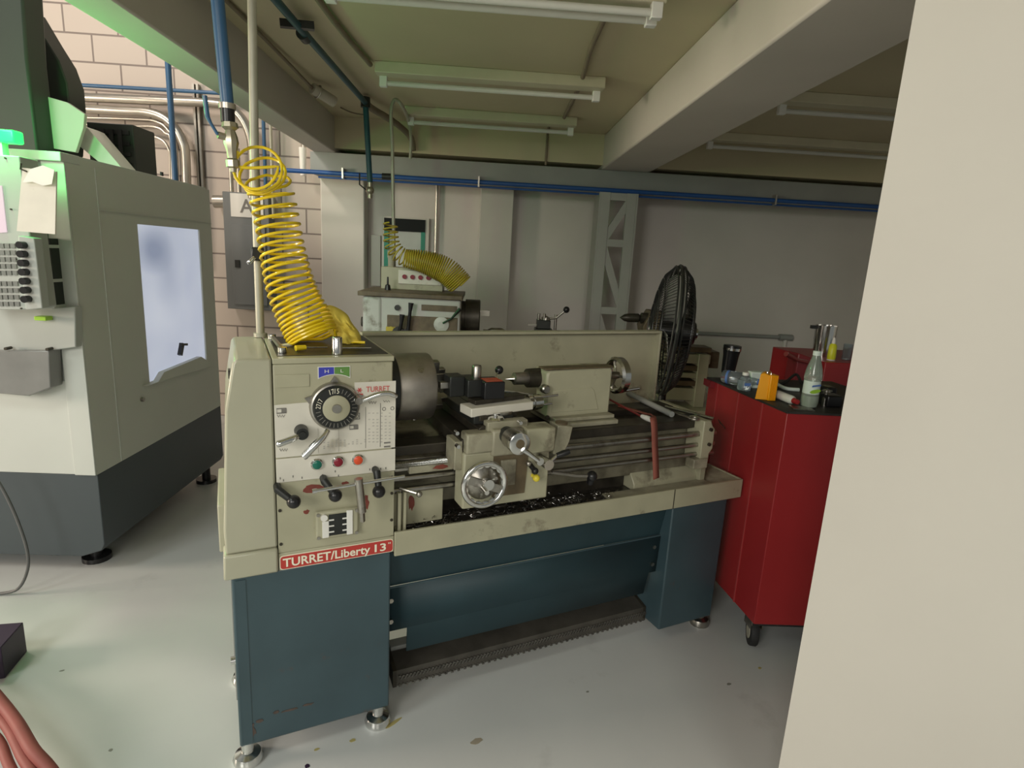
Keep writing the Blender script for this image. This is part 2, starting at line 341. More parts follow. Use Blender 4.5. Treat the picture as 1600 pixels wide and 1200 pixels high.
r=thing('air_drop_pipe',(-.80,4.02,2),'dark blue vertical air drop beside the grey loop conduit','pipe')
pt=at_y(571,160,4.02); pb=at_y(578,285,4.02)
MB().tube([pt,pb],.018,12).build('pipe','bluedark',r)
MB().cyl(pt+Vector((0,0,-.03)),pt+Vector((0,0,.03)),.03).build('elbow','darksteel',r)
MB().cyl(pb,pb+Vector((0,0,-.10)),.016).ball(pb+Vector((0,0,-.05)),.028).build('ball_valve','brass',r)
MB().tube([pb+Vector((-.02,-.03,-.05)),pb+Vector((-.06,-.03,-.02)),pb+Vector((-.06,-.03,.05))],.005,6).build('valve_handle','darksteel',r)
# loop conduit : from ceiling drops behind white lathe
pp=[at_y(x,y,3.95) for x,y in ((616,420),(614,300),(613,230),(611,175),(617,156),(628,165))]+[at_y(x,y,4.3) for x,y in ((638,188),(642,215),(641,248))]
pipe('electrical_conduit',pp,.011,'polem','grey conduit looping over at ceiling and dropping to white lathe','conduit')
r=thing('pvc_stub',(-1.1,4.1,2.3),'open ended pvc pipe stub strapped along the left edge beam','pipe')
a=at_z(488,138,2.40); b=at_z(522,159,2.36)
MB().tube([a,b],.032,16).build('pipe','pvc',r); d=(b-a).normalized()
MB().cyl(b-d*.005,b+d*.002,.029,n=16).build('dark_bore','black',r)
MB().ring(a+(b-a)*.25,d,.036,.004).build('strap','conduit',r)
pipe('power_cable',[a,(a+Vector((-.02,-.9,.035))),(a+Vector((-.03,-2.2,.035)))],.009,'rustc','dark cable run along top of left edge beam','cable')
pipe('thin_wire',[at_y(532,168,4.4),at_y(550,176,4.4),at_y(572,180,4.4)],.005,'rustc','thin brown wire from pvc stub to the blue drop','wire')
# ================================================================== wall pipes
def wallpipe(pts,Y,rad,m,label,cat='conduit',name='wall_conduit',group=None,n=12,k=5):
    return pipe(name,[at_y(x,y,Y) for x,y in pts],rad,m,label,cat,group,k,n)
a=at_y(432,263,4.70);b=at_y(1375,325,4.70); z=(a.z+b.z)/2
r=thing('blue_air_main',(.6,4.7,z),'long blue compressed air pipe running along the back wall beam','pipe')
MB().cyl((a.x,4.705,z),(5.2,4.705,z),.0165).build('pipe','bluerail',r)
MB().cyl((a.x+.3,4.735,z-.03),(5.2,4.735,z-.03),.008).build('thin_line','bluerail',r)
for px in (597,): 
    c=at_y(px,277,4.70); MB().cyl((c.x,4.705,z),(c.x+.07,4.705,z),.023).build('coupling','darksteel',r)
for px in (536,748,1215):
    c=at_y(px,285,4.70); MB().box((c.x-.006,4.68,z-.035),(c.x+.006,4.74,z+.04)).build('clip','conduit',r)
wallpipe([(108,132),(250,140),(385,148)],5.0,.014,'bluepipe','thin blue pipe running along block wall above big conduits','pipe','wall_air_pipe')
wallpipe([(60,149),(240,157),(345,163),(372,178),(388,205),(394,240),(394,310)],4.98,.033,'conduit','largest upper galvanised conduit bending down beside the panel')
wallpipe([(100,168),(190,173),(235,176),(265,190),(285,220),(291,260),(294,420)],4.98,.033,'conduit','thick galvanised conduit elbow bending down behind the machining centre')
wallpipe([(100,183),(210,186),(245,190),(264,205),(276,235),(279,420)],5.0,.010,'conduit','uppermost thin conduit of the bundle under the thick elbow')
wallpipe([(100,193),(200,197),(240,198),(258,208),(268,235),(271,420)],5.02,.010,'conduit','middle thin conduit of the bundle under the thick elbow')
wallpipe([(130,207),(220,211),(250,217),(263,232),(266,260),(268,420)],5.04,.010,'conduit','lowest thin conduit of the bundle under the thick elbow')
for px,lab in ((359,'thin vertical conduit entering electrical panel, leftmost'),(371,'thin vertical conduit entering electrical panel beside leftmost')):
    a=at_y(px,232,5.0); b=at_y(px,303,5.0); pipe('wall_conduit',[(a.x,5.0,a.z),(a.x,5.0,1.85)],.016,'conduit',lab,'conduit',sm=False)
for px,top,m,rad,lab in ((411,172,'bluepipe',.014,'vertical blue pipe behind the coiled hose'),(422,178,'polem',.012,'vertical grey conduit right of blue pipe behind hose'),(401,200,'polem',.012,'vertical grey conduit left of blue pipe behind hose')):
    a=at_y(px,top,5.0); pipe('wall_conduit',[(a.x,5.0,min(a.z,2.6)),(a.x,5.0,1.7)],rad,m,lab,'conduit',sm=False)
a=at_y(474,208,5.0)
r=thing('wall_plug_fitting',(a.x,5.0,a.z-.2),'white cord fitting hanging above the blue air pipe by the edge beam','fitting')
MB().tube([(a.x,5.0,a.z+.06),(a.x,5.0,a.z-.12)],.02,12).build('metal_connector','conduit',r)
MB().cyl((a.x-.005,4.99,a.z-.32),(a.x-.005,4.99,a.z-.11),.022,.03).build('white_sleeve','whitep',r)
r=thing('strut_channel',(-2.25,5.05,1.5),'vertical slotted steel strut channel on the block wall','bracket')
a=at_y(303,130,5.05); b=at_y(309,295,5.05)
MB().box((a.x-.022,5.06,b.z),(a.x-.006,5.1,a.z)).build('left_lip','conduit',r); MB().box((a.x+.008,5.06,b.z),(a.x+.024,5.1,a.z)).build('right_lip','conduit',r)
MB().box((a.x-.006,5.085,b.z),(a.x+.008,5.1,a.z)).build('channel_back','dark',r)
a=at_y(335,315,5.02); b=at_y(357,315,5.02); tag(MB().cyl(a,b,.05).build('wall_nipple','conduit',frame=ID),'short fat galvanised pipe joining the panel left side','pipe')
a=at_y(262,92,4.6); pipe('thin_blue_drop',[(a.x,4.6,a.z),(a.x,4.6,.0)],.020,'bluepipe','vertical blue pipe rising behind machining centre corner','pipe',sm=False)
a=at_y(683,285,5.1); pipe('wall_conduit',[(a.x,5.11,a.z),(a.x,5.11,.9)],.014,'conduit','vertical galvanised conduit right of the green framed window','conduit',sm=False)
r=thing('horizontal_conduit',(1.9,5.1,1),'grey horizontal conduit with end fitting low on the right wall','conduit')
a=at_y(1092,521,5.08);b=at_y(1236,528,5.08)
MB().cyl((a.x-.3,5.1,a.z),(b.x,5.1,a.z),.016).build('pipe','greysteel',r); MB().cyl((b.x-.10,5.1,a.z),(b.x+.02,5.1,a.z),.028).build('fitting','greysteel',r)
MB().cyl((b.x-.04,5.1,a.z-.17),(b.x-.04,5.1,a.z),.016).build('downpipe','plaster',r)
# pipe along wall near left beam bottom (dark strip)
# electrical panel A
r=thing('electrical_cabinet',(-1.85,5.0,1),'grey electrical panel with white letter A card on block wall','electrical panel')
x0,x1=-2.12,-1.76; z0,z1=.96,1.89
MB().box((x0,4.97,z0),(x1,5.1,z1)).build('enclosure','boxgrey',r,.005)
MB().box((x0+.06,4.955,z0+.04),(x1-.03,4.972,z1-.25)).build('door','boxgrey',r,.003)
MB().box((x0+.085,4.945,1.30),(x0+.12,4.956,1.36)).build('latch','darksteel',r)
MB().box((-2.055,4.962,1.70),(-1.80,4.971,1.88)).build('card','paper',r)
MB().text('A',(-1.93,4.961,1.735),(1,0,0),(0,0,1),.15,off=.012,center=True).build('card_letter','ink',r)
# green framed window
r=thing('framed_opening',(-.68,5.1,1.3),'green framed opening with dark head and pale sheet on back wall','window')
w0,w1,h0,h1=-.86,-.52,1.25,1.765
MB().box((w0,5.11,h0),(w1,5.139,h1)).build('pale_sheet','winpaper',r)
for x in (w0,w1-.035): MB().box((x,5.085,h0),(x+.035,5.12,h1-.07)).build('green_strip','greenfr',r)
MB().box((w0,5.08,h1-.10),(w1,5.12,h1)).build('dark_head','windowdark',r)
MB().box((w0-.02,5.09,h1),(w1+.03,5.139,h1+.015)).box((w1,5.09,h0),(w1+.03,5.139,h1)).box((w0-.02,5.09,h0),(w0,5.139,h1)).build('trim_frame','pil',r)
tag(MB().box((-.97,5.09,h0-.05),(-.89,5.139,1.62)).build('wall_cabinet','pil',frame=ID,bevel=.004),'narrow pale box on wall left of green framed opening','box')
#PART2
# ================================================================== MAIN LATHE (u along the bed, v away from camera, w up)
FRAME[0]=LM
lathe=thing('metal_lathe',None,'large khaki and dark teal metalworking lathe with red TURRET nameplate, nearest machine','lathe',mtx=LM)
UX=(1,0,0); UZ=(0,0,1); FN=(0,-1,0)
# cabinets
c=MB().box((0,0,.065),(.437,.42,.612)).build('left_pedestal','teal',lathe,.006)
MB().box((.01,-.002,.075),(.035,0,.60)).build('corner_fold','teal',c)
MB().box((-.006,.16,.10),(.0,.40,.55)).build('side_door','greysteel',c,.002)
def blob(u,w,a,b,v,n=14,seed=1):
    random.seed(seed); return [(u+math.cos(2*math.pi*i/n)*a*random.uniform(.6,1.1),v,w+math.sin(2*math.pi*i/n)*b*random.uniform(.6,1.1)) for i in range(n)]
for k,(u_,w_,a_,b_) in enumerate(((.028,.115,.018,.030),(.055,.140,.012,.006),(.10,.155,.010,.007),(.14,.150,.030,.004),(.19,.152,.018,.005))):
    MB().prism(blob(u_,w_,a_,b_,-.0012,seed=40+k),(0,.0012,0)).build('rust_patch','rustteal',c)
q=lv(372,1075,0); MB().cyl((-.014,.10,q.z+.02),(0,.10,q.z+.02),.012).build('side_screw','chrome',c)
MB().prism([(1.53,0,.065),(1.808,0,.065),(1.812,0,.6),(1.53,0,.6)],(0,.42,0)).build('right_pedestal','teal',lathe,.006)
for (u,v) in ((.02,.02),(.405,.02),(1.80,.05),(1.56,.38),(.02,.38),(.405,.38)):
    f=MB().rev([(.040,0),(.042,.012),(.036,.026),(.018,.034),(.016,.07)],(u,v,.0),UZ,24).build('levelling_foot','chrome' if u<1 else 'steel',lathe)
# middle apron panel between pedestals
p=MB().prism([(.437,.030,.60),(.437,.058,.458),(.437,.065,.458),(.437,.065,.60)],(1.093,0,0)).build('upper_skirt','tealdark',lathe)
q=[lv(x,y,.12) for x,y in ((612,916),(1035,836),(640,1012),(995,925))]
zf=.456
poly=[(.437,.055,zf),(1.53,.055,zf),(1.53,.12,.30),(1.44,.19,.20),(1.44,.21,.135),(.51,.21,.135),(.51,.19,.20),(.437,.16,.235)]
P=MB(); 
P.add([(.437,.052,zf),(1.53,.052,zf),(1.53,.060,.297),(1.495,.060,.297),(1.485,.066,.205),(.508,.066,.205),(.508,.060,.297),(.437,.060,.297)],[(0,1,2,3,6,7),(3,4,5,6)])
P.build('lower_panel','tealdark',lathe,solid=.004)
MB().tube([(.437,.051,zf),(1.53,.051,zf)],.0035,6).build('panel_fold','teal',lathe)
for u,w in ((.452,.41),(.452,.335),(1.505,.41),(1.505,.335)): MB().cyl((u,.048,w),(u,.062,w),.008,n=10).build('panel_screw','steel',lathe)
# treadle
t=MB().prism([(.483,.165,.138),(.483,.088,.118),(.483,.084,.062),(.483,.090,.062),(.483,.094,.113),(.483,.165,.131)],(1.045,0,0))
tr=t.build('foot_treadle','treadle',lathe)
st=MB()
for i in range(80):
    for j in range(3):
        u=.49+i*.0130+(j%2)*.0065; z=.068+j*.016
        st.beam((u,.0825,z),(u+.007,.0825,z+.009*(1 if j%2 else -1)+.004),.004,.003,(0,1,0))
for i in range(44): st.beam((.49+i*.0235,.083,.061),(.499+i*.0235,.083,.061),.006,.005)
st.build('diamond_tread','treadstud',tr)
MB().box((.483,.17,.118),(1.53,.215,.150)).build('treadle_rail','greysteel',lathe,.003)
MB().prism([(.470,.084,.058),(.470,.086,.12),(.470,.22,.150),(.470,.22,.09)],(.013,0,0)).build('treadle_arm','dark',lathe)
MB().prism([(1.516,.084,.058),(1.516,.086,.12),(1.516,.22,.150),(1.516,.22,.09)],(.013,0,0)).build('treadle_arm','dark',lathe)
# headstock base band and end cover
cov=MB().prism([(-.010,-.004,.682),(.119,-.004,.682),(.119,-.004,1.212),(.036,-.004,1.212),(.028,-.004,1.202),(.006,-.004,1.08),(-.012,-.004,.75)],(0,.41,0)).build('end_cover','creamclean',lathe,.006)
MB().prism([(-.018,-.012,.61),(.119,-.012,.61),(.119,-.012,.682),(-.016,-.012,.682)],(0,.43,0)).build('cover_skirt','creamclean',lathe,.006)
MB().prism([(-.026,.06,.66),(-.010,.06,.66),(-.006,.06,.80),(-.026,.06,.80)],(0,.30,0)).build('cover_side_lip','creamclean',lathe,.004)
for w in (1.06,1.02,1.15): MB().box((.002+(w-1.0)*.1,.06,w),(.012+(w-1.0)*.1,.09,w+.022)).build('cover_side_slot','black',cov)
hs=MB().box((.121,0,.655),(.437,.39,1.196)).build('headstock','cream',lathe,.004)
MB().box((.121,-.003,1.197),(.440,.392,1.212)).build('headstock_lid','cream',lathe,.002)
MB().box((.135,.03,1.2121),(.43,.385,1.2135)).build('rubber_top_mat','dark',lathe)
MB().box((.121,-.003,.61),(.445,.40,.662)).build('headstock_base','cream',lathe,.002)
MB().box((.121,-.0022,.664),(.444,-.0002,.870)).build('control_plate','cream',lathe,.0008)
for u,w in ((.128,.845),(.128,.79),(.128,.69),(.437,.85),(.437,.80),(.437,.715)): MB().cyl((u,-.0045,w),(u,-.001,w),.0045,n=10).build('plate_screw','dark',lathe)
# printed plates
pp=MB().add([(.122,-.003,.942),(.445,-.003,.942),(.445,-.003,1.14),(.330,-.003,1.14),(.330,-.003,1.095),(.122,-.003,1.088),
   (.122,0,.942),(.445,0,.942),(.445,0,1.14),(.330,0,1.14),(.330,0,1.095),(.122,0,1.088)],[(0,1,2,3,4,5),(11,10,9,8,7,6)]+[(i,(i+1)%6,(i+1)%6+6,i+6) for i in range(6)]).build('chart_plate','plate',lathe)
def px(x,y,v=-.0035): 
    q=lv(x,y,v); return q
g=MB(); 
def flat(mb,x0,y0,x1,y1,v=-.0036):
    a=lv(x0,y0,v);b=lv(x1,y1,v); mb.box((min(a.x,b.x),v-.0004,min(a.z,b.z)),(max(a.x,b.x),v+.0004,max(a.z,b.z)))
# chart columns of faint marks
for i in range(17):
    x=505+i*6.4
    for j in range(13):
        y=688-(x-505)*.02+j*3.0
        if x>575: y=640+(j*5.0)+5
        if y>700-(x-505)*.10: continue
        if 520<x<556 and y<678: continue
        if random.random()<.2: continue
        flat(g,x,y,x+3.0,y+1.1)
g.build('chart_print','inklight',pp)
g=MB()
for x0,y0,x1,y1 in ((497,669,497.5,708),(529,667,529.5,706),(571,636,571.5,700),(594,630,594.5,698)): flat(g,x0,y0,x1,y1)
for x0,y0,w,h in ((432,638,15,7),(546,664,13,6)):
    for k in (0,h): flat(g,x0,y0+k,x0+w,y0+k+.8)
    for k in (0,w*.5,w): flat(g,x0+k,y0,x0+k+.8,y0+h+.8)
    flat(g,x0+w*.55,y0+1,x0+w,y0+h)
for x0,y0,n,s,w in ((433,650,7,2.0,4),(599,627,6,2.0,2.6),(437,703,7,2.0,4),(576,629,7,2.0,4)):
    pts=[]
    for k in range(n): a=lv(x0+k*s,y0+(k%2)*w-w/2,-.0036); pts.append(a)
    g.tube(pts,.0008,4)
for cx,cy,rr in ((557,650.5,3.2),(600,639,2.6),(613,638,2.6)):
    g.ring(lv(cx,cy,-.0036),FN,rr*.0018,.0009,16,4)
g.add([],[])
a=lv(557,650.5,-.0036)
for s,t in ((-1,0),(1,0)): g.box((a.x+s*.0085-.001,-.004,a.z-.0095),(a.x+s*.0085+.001,-.0032,a.z+.0095))
for t in (-1,1): g.box((a.x-.0095,-.004,a.z+t*.0085-.001),(a.x+.0095,-.0032,a.z+t*.0085+.001))
for y0 in (691,697): flat(g,600,y0,610,y0+1.4)
g.build('chart_symbols','ink',pp)
MB().text('TURRET',(.361,-.0042,1.112),UX,UZ,.022,off=.004,fitw=.066).build('logo_lettering','redtext',pp)
g=MB(); 
for k in range(6):
    a=k*math.pi/3; g.beam((.343,-.0038,1.118),(.343+.007*math.cos(a),-.0038,1.118+.007*math.sin(a)),.0025,.001,(0,1,0))
g.box((.334,-.0042,1.104),(.352,-.0034,1.108)); g.build('logo_emblem','redtext',pp)
MB().box((.128,-.0025,1.134),(.212,0,1.168)).build('blank_plate','cream',lathe,.001)
# H / L plate with curved lower edge
def hl(u0,u1):
    pts=[(u0,-.003,1.196-.012*0)]; n=8; c=(.2755,1.08); R=.088
    top=1.187; b=[]
    for i in range(n+1):
        u=u0+(u1-u0)*i/n; b.append((u,-.003,c[1]+math.sqrt(max(R*R-(u-c[0])**2,0))-.004))
    return [(u0,-.003,top),(u1,-.003,top)]+b[::-1]
hw=MB().prism([(p[0],-.0022,p[2]) for p in hl(.2335,.3185)],(0,.0022,0)).build('range_plate','whitep',lathe)
MB().prism([(.2355,-.003,1.185),(.275,-.003,1.185)]+[(u,-.003,1.08+math.sqrt(.09**2-(u-.2755)**2)-.004) for u in (.275,.265,.255,.245,.2355)],(0,.002,0)).build('high_range_field','blue',hw)
MB().prism([(.2765,-.003,1.185),(.3165,-.003,1.185)]+[(u,-.003,1.08+math.sqrt(.09**2-(u-.2755)**2)-.004) for u in (.3165,.306,.296,.286,.2765)],(0,.002,0)).build('low_range_field','green',hw)
MB().text('H',(.256,-.0036,1.170),UX,UZ,.013,off=.001,sx=1.4,center=True).build('high_letter','whitep',hw)
MB().text('L',(.296,-.0036,1.170),UX,UZ,.013,off=.001,sx=1.4,center=True).build('low_letter','whitep',hw)
# speed dial
D=Vector((.2755,0,1.078))
d=MB().rev([(.067,0),(.067,.012),(.064,.02),(.060,.022)],D,FN,48).build('speed_dial_housing','steel',lathe)
MB().rev([(.060,0),(.060,.026),(.056,.032),(.036,.034)],D,FN,48).build('number_ring','darksteel',d)
MB().rev([(.036,.03),(.036,.037),(.033,.039),(.0,.039)],D,FN,36).build('dial_face','cream',d)
MB().rev([(.013,.038),(.012,.043),(.0,.043)],D,FN,24).build('dial_hub','steel',d)
def dialtxt(s,ang,size=.018):
    a=math.radians(ang); rr=.041; X=Vector((math.sin(a+math.pi/2),0,math.cos(a+math.pi/2))); Y=Vector((math.sin(a),0,math.cos(a)))
    MB().text(s,D+Vector((0,-.0345,0))+Y*rr,X,Y,size,off=.0004,sx=.8,center=True).build('dial_number','cream_text',d)
dialtxt('17',-14,.020); dialtxt('15',2,.020); dialtxt('17',-62,.018); dialtxt('27',-80,.018)
g=MB()
for ang in range(20,270,12):
    a=math.radians(ang); Y=Vector((math.sin(a),0,math.cos(a))); p=D+Vector((0,-.0345,0)); g.beam(p+Y*.042,p+Y*.054,.0018,.0006,(0,1,0))
g.build('dial_ticks','steel',d)
for ang in (-72,72,0):
    a=math.radians(ang); Y=Vector((math.sin(a),0,math.cos(a))); X=Vector((Y.z,0,-Y.x)); p=D-Vector((0,.008,0))
    MB().prism([p+Y*.060+X*.016,p+Y*.082,p+Y*.060-X*.016],(0,.008,0)).build('pointer_ear','steel',d)
# levers (paddle shaped)
def paddle(name,pts,w0,w1,m,par,flat=.5):
    mb=MB(); P=smooth_path(pts,6); n=len(P); rs=[]
    for i in range(n):
        t=i/(n-1); rs.append(w0+(w1-w0)*math.sin(min(t*1.4,1)*math.pi/2) if t<.95 else w1*.7)
    return mb.tube(P,rs,12).build(name,m,par)
l=paddle('range_lever',[(.325,-.034,1.098),(.345,-.045,1.100),(.38,-.05,1.113),(.41,-.052,1.117),(.436,-.05,1.106)],.0065,.0075,'chrome',lathe)
MB().cyl((.332,-.052,1.098),(.332,-.004,1.098),.010).build('lever_pivot','steel',l)
l=paddle('speed_lever',[(.252,-.040,1.020),(.238,-.05,1.005),(.215,-.055,.985),(.193,-.055,.962),(.187,-.054,.957)],.007,.0105,'chrome',lathe)
q=lv(472,677,-.03)
l=MB().cyl((q.x,0,q.z),(q.x,-.04,q.z),.018,.016).cyl((q.x,-.04,q.z),(q.x,-.045,q.z),.008).build('feed_lever_hub','darksteel',lathe)
e=lv(432,695,-.05); paddle('feed_lever_grip',[(q.x-.01,-.034,q.z-.004),(q.x*.6+e.x*.4,-.045,q.z*.6+e.z*.4-.001),(e.x,-.05,e.z)],.008,.009,'chrome',l)
# white button strip
w=MB().box((.122,-.004,.871),(.446,0,.938)).build('button_plate','plate',lathe,.001)
for x,y,m,nm in ((495,725,'btngreen','green_button'),(528,721,'btnred','dark_red_button'),(559,718,'btnor','orange_red_button')):
    q=lv(x,y,-.006)
    b=MB().rev([(.0165,0),(.0165,.006),(.0135,.009),(.0125,.009)],(q.x,-.004,q.z),FN,28).build('button_bezel','chrome',lathe)
    MB().rev([(.0125,.004),(.0125,.011),(.010,.013),(0,.0135)],(q.x,-.004,q.z),FN,28).build(nm,m,b)
g=MB()
for x,y in ((437,746),(442,749),(457,743),(471,745),(503,741),(508,743),(523,735),(528,742),(577,732),(585,728),(594,731),(602,730)): flat(g,x,y,x+1.6,y+3,-.0044)
g.build('plate_marks','ink',w)
# ball levers
for (bx,by),(tx,ty) in (((459,784),(434,765)),((524,774),(507,752)),((592,768),(589,738))):
    bq=lv(bx,by,-.05); tq=lv(tx,ty,-.03)
    l=MB().tube([(tq.x,-.002,tq.z),(tq.x,-.03,tq.z),((tq.x*.3+bq.x*.7),-.045,tq.z*.3+bq.z*.7)],[.010,.011,.0095],12).build('selector_lever','darksteel',lathe)
    MB().ball(bq,.0185).build('ball_knob','black',l)
    MB().cyl((tq.x,-.03,tq.z),(tq.x,-.036,tq.z),.008).build('lever_cap','chrome',l)
# sight box
s=MB().box((.219,-.018,.692),(.338,0,.776)).build('sight_box','cream',lathe,.006)
MB().box((.254,-.021,.702),(.306,-.0178,.766)).build('dark_insert','darksteel',s,.001)
for a,b in (((.236,-.022,.698),(.254,-.0178,.748)),((.303,-.022,.698),(.320,-.0178,.772))): MB().box(a,b).build('white_strip','whitep',s,.001)
g=MB()
for k in range(3):
    g.box((.254,-.0222,.712+k*.018),(.268,-.0205,.716+k*.018)); g.box((.291,-.0222,.712+k*.018),(.303,-.0205,.716+k*.018))
g.build('white_ticks','whitep',s)
MB().cyl((.241,-.026,.760),(.241,-.018,.760),.0095).build('white_disc','whitep',s)
for u,w_ in ((.226,.768),(.331,.768),(.226,.699),(.331,.699)): MB().cyl((u,-.021,w_),(u,-.017,w_),.005,n=12).build('box_screw','steel',s)
# red name plate
n=MB(); 
def rrect(u0,w0,u1,w1,r,v,d):
    pts=[]
    for cx,cy,a0 in ((u1-r,w1-r,0),(u0+r,w1-r,90),(u0+r,w0+r,180),(u1-r,w0+r,270)):
        for k in range(5): a=math.radians(a0+k*22.5); pts.append((cx+r*math.cos(a),v,cy+r*math.sin(a)))
    return MB().prism(pts,(0,d,0))
n=rrect(.1225,.6125,.4425,.6545,.009,-.0052,.003).build('nameplate_border','cream_text',lathe)
rrect(.1250,.6145,.4405,.6525,.008,-.0060,.002).build('nameplate','red',n)
MB().text('TURRET/Liberty',(.131,-.0064,.6215),UX,UZ,.036,off=.020,fitw=.242).build('nameplate_lettering','cream_text',n)
MB().text('13',(.386,-.0064,.6215),UX,UZ,.034,off=.022,fitw=.034).build('nameplate_number','cream_text',n)
MB().text('"',(.427,-.0064,.630),UX,UZ,.022,off=.004,fitw=.007).build('inch_mark','cream_text',n)
# red primer patches
def blob(u,w,a,b,v,n=14,seed=1):
    random.seed(seed); return [(u+math.cos(2*math.pi*i/n)*a*random.uniform(.6,1.1),v,w+math.sin(2*math.pi*i/n)*b*random.uniform(.6,1.1)) for i in range(n)]
for k,(x,y,a,b) in enumerate(((490,763,.030,.014),(479,800,.010,.008),(572,785,.009,.028),(540,755,.012,.006),(608,747,.010,.005))):
    q=lv(x,y,-.0026); MB().prism(blob(q.x,q.z,a,b,-.0028,seed=k),(0,.0012,0)).build('primer_patch','rust',lathe)
random.seed(11)
# spindle + chuck, axis at v .22, w 1.075
SP=Vector((.437,.21,1.072))
MB().rev([(.075,0),(.075,.012),(.05,.014),(.05,.03)],SP,UX,40).build('spindle_nose','dark',lathe)
ch=MB().rev([(.098,.026),(.104,.030),(.104,.055),(.100,.056)],SP,UX,56).build('chuck_backplate','darksteel',lathe)
ck=MB().rev([(.095,.05),(.106,.053),(.109,.058),(.109,.165),(.106,.170),(.03,.170)],SP,UX,64).build('chuck','chucksteel',lathe)
for a in (90,210,330):
    t=math.radians(a+12); y=Vector((0,math.cos(t),math.sin(t)))
    c=SP+y*.062; b=MB(); 
    b.beam(c+Vector((.165,0,0)),c+Vector((.200,0,0)),.026,.05,y).beam(c+Vector((.2,0,0))-y*.012,c+Vector((.222,0,0))-y*.012,.024,.022,y)
    b.build('chuck_jaw','steel',ck,.001)
q=lv(650,631,.10); 
for t in (-100,-20,140):
    y=Vector((0,math.cos(math.radians(t)),math.sin(math.radians(t)))); c=SP+Vector((.12,0,0))
    MB().cyl(c+y*.10,c+y*.1105,.011,n=16).build('key_socket','steel',ck)
j=lv(683,590,.20); MB().box((.606,.185,1.075),(.662,.235,1.115)).box((.60,.19,1.09),(.63,.22,1.13)).build('chuck_jaw','steel',ck,.002)
# bed
b=MB(); b.box((.45,.07,.885),(1.73,.155,.918)).box((.45,.27,.885),(1.73,.37,.918)).build('bed_ways','dark',lathe,.003)
MB().box((.45,.155,.88),(1.73,.27,.895)).build('bed_channel','dark',lathe)
MB().box((.45,.115,.70),(1.72,.36,.886)).build('bed_casting','bedgrey',lathe,.004)
MB().box((.455,.15,.645),(1.40,.34,.702)).build('bed_underside','sludge',lathe)  # near-black block filling the space below the bed casting
MB().prism([(1.40,.12,.646),(1.40,.085,.646),(1.40,.085,.672),(1.40,.115,.71),(1.40,.36,.71),(1.40,.36,.646)],(.32,0,0)).build('bed_foot','cream',lathe,.003)
# gap section under the chuck
MB().prism([(.452,.05,.88),(.452,.16,.925),(.452,.34,.925),(.452,.34,.88)],(.20,0,0)).build('gap_bridge','steel',lathe,.004)
MB().box((.455,.045,.845),(.655,.075,.875)).build('gap_step','steel',lathe,.003)
MB().box((.50,.035,.838),(.64,.06,.862)).build('rack_cover','creamdirty',lathe,.002)
q=lv(690,735,.04)
MB().prism(blob(.60,.852,.03,.008,.033,seed=4),(0,.002,0)).build('primer_patch','rust',lathe)
a=lv(677,780,.06); MB().prism(blob(.515,.735,.014,.028,.058,seed=8),(0,.002,0)).build('primer_patch','rust',lathe)
# left end bracket and box base
MB().box((.452,.06,.66),(.62,.12,.775)).build('gearbox_foot','cream',lathe,.003)
a=lv(632,790,.03); MB().box((.46,.012,.655),(.470,.03,.79)).box((.478,.012,.655),(.486,.03,.79)).box((.46,.03,.646),(.486,.07,.66)).build('slotted_bracket','cream',lathe,.001)
q=lv(655,772,-.01); l=MB().tube([(q.x-.05,.03,q.z+.01),q],.0045,8).build('stop_lever','steel',lathe); MB().ball(q,.0095).build('ball_tip','steel',l)
# rods
MB().cyl((.445,.045,.868),(1.74,.045,.868),.0115,n=16).build('lead_screw','steel',lathe)
g=MB(); pts=[]
for k in range(0,62*10): 
    t=2*math.pi*k/10; pts.append((.45+k*.0035/10*1.0,.045+.0122*math.cos(t),.868+.0122*math.sin(t)))
g.tube(pts,.0011,4).build('lead_screw_thread','chrome',lathe)
MB().cyl((.445,.045,.823),(1.74,.045,.823),.009,n=14).build('feed_rod','steel',lathe)
MB().cyl((.445,.045,.785),(1.74,.045,.785),.009,n=14).build('control_rod','steel',lathe)
# right end bracket
r_=[lv(x,y,.03) for x,y in ((1092,655),(1108,657),(1117,670),(1117,700),(1108,708),(1106,718),(1090,720))]
e=MB().prism([(1.655,.02,.925),(1.690,.02,.925),(1.70,.02,.905),(1.715,.02,.89),(1.715,.02,.81),(1.70,.02,.79),(1.70,.02,.755),(1.655,.02,.755)],(0,.09,0)).build('end_bracket','cream',lathe,.004)
for w_ in (.89,.83): MB().cyl((1.69,.012,w_),(1.69,.02,w_),.007,n=12).build('bracket_bolt','dark',e)
MB().box((1.62,.012,.735),(1.69,.06,.775)).build('switch_bracket','creamdirty',lathe,.003)
MB().box((1.715,.07,.655),(1.745,.37,.92)).build('bed_end','cream',lathe,.004)
# chip tray
ty=MB(); ty.box((.445,-.012,.598),(1.87,-.002,.676)).box((.445,.55,.598),(1.87,.56,.676))
ty.build('chip_tray_front_rim','cream',lathe,.002)
MB().box((1.86,-.002,.598),(1.87,.55,.676)).build('chip_tray_end_rim','cream',lathe,.002)
MB().box((.445,-.002,.598),(1.86,.55,.646)).build('chip_tray_floor','sludge',lathe)
MB().prism([(1.76,-.002,.645),(1.86,-.002,.673),(1.86,-.002,.645)],(0,.55,0)).build('tray_slope','creamdirty',lathe)
MB().box((1.25,.0,.646),(1.74,.08,.660)).build('tray_ledge','creamdirty',lathe,.003)
MB().box((1.5165,-.0135,.598),(1.5195,-.0118,.677)).build('tray_seam','dark',lathe)
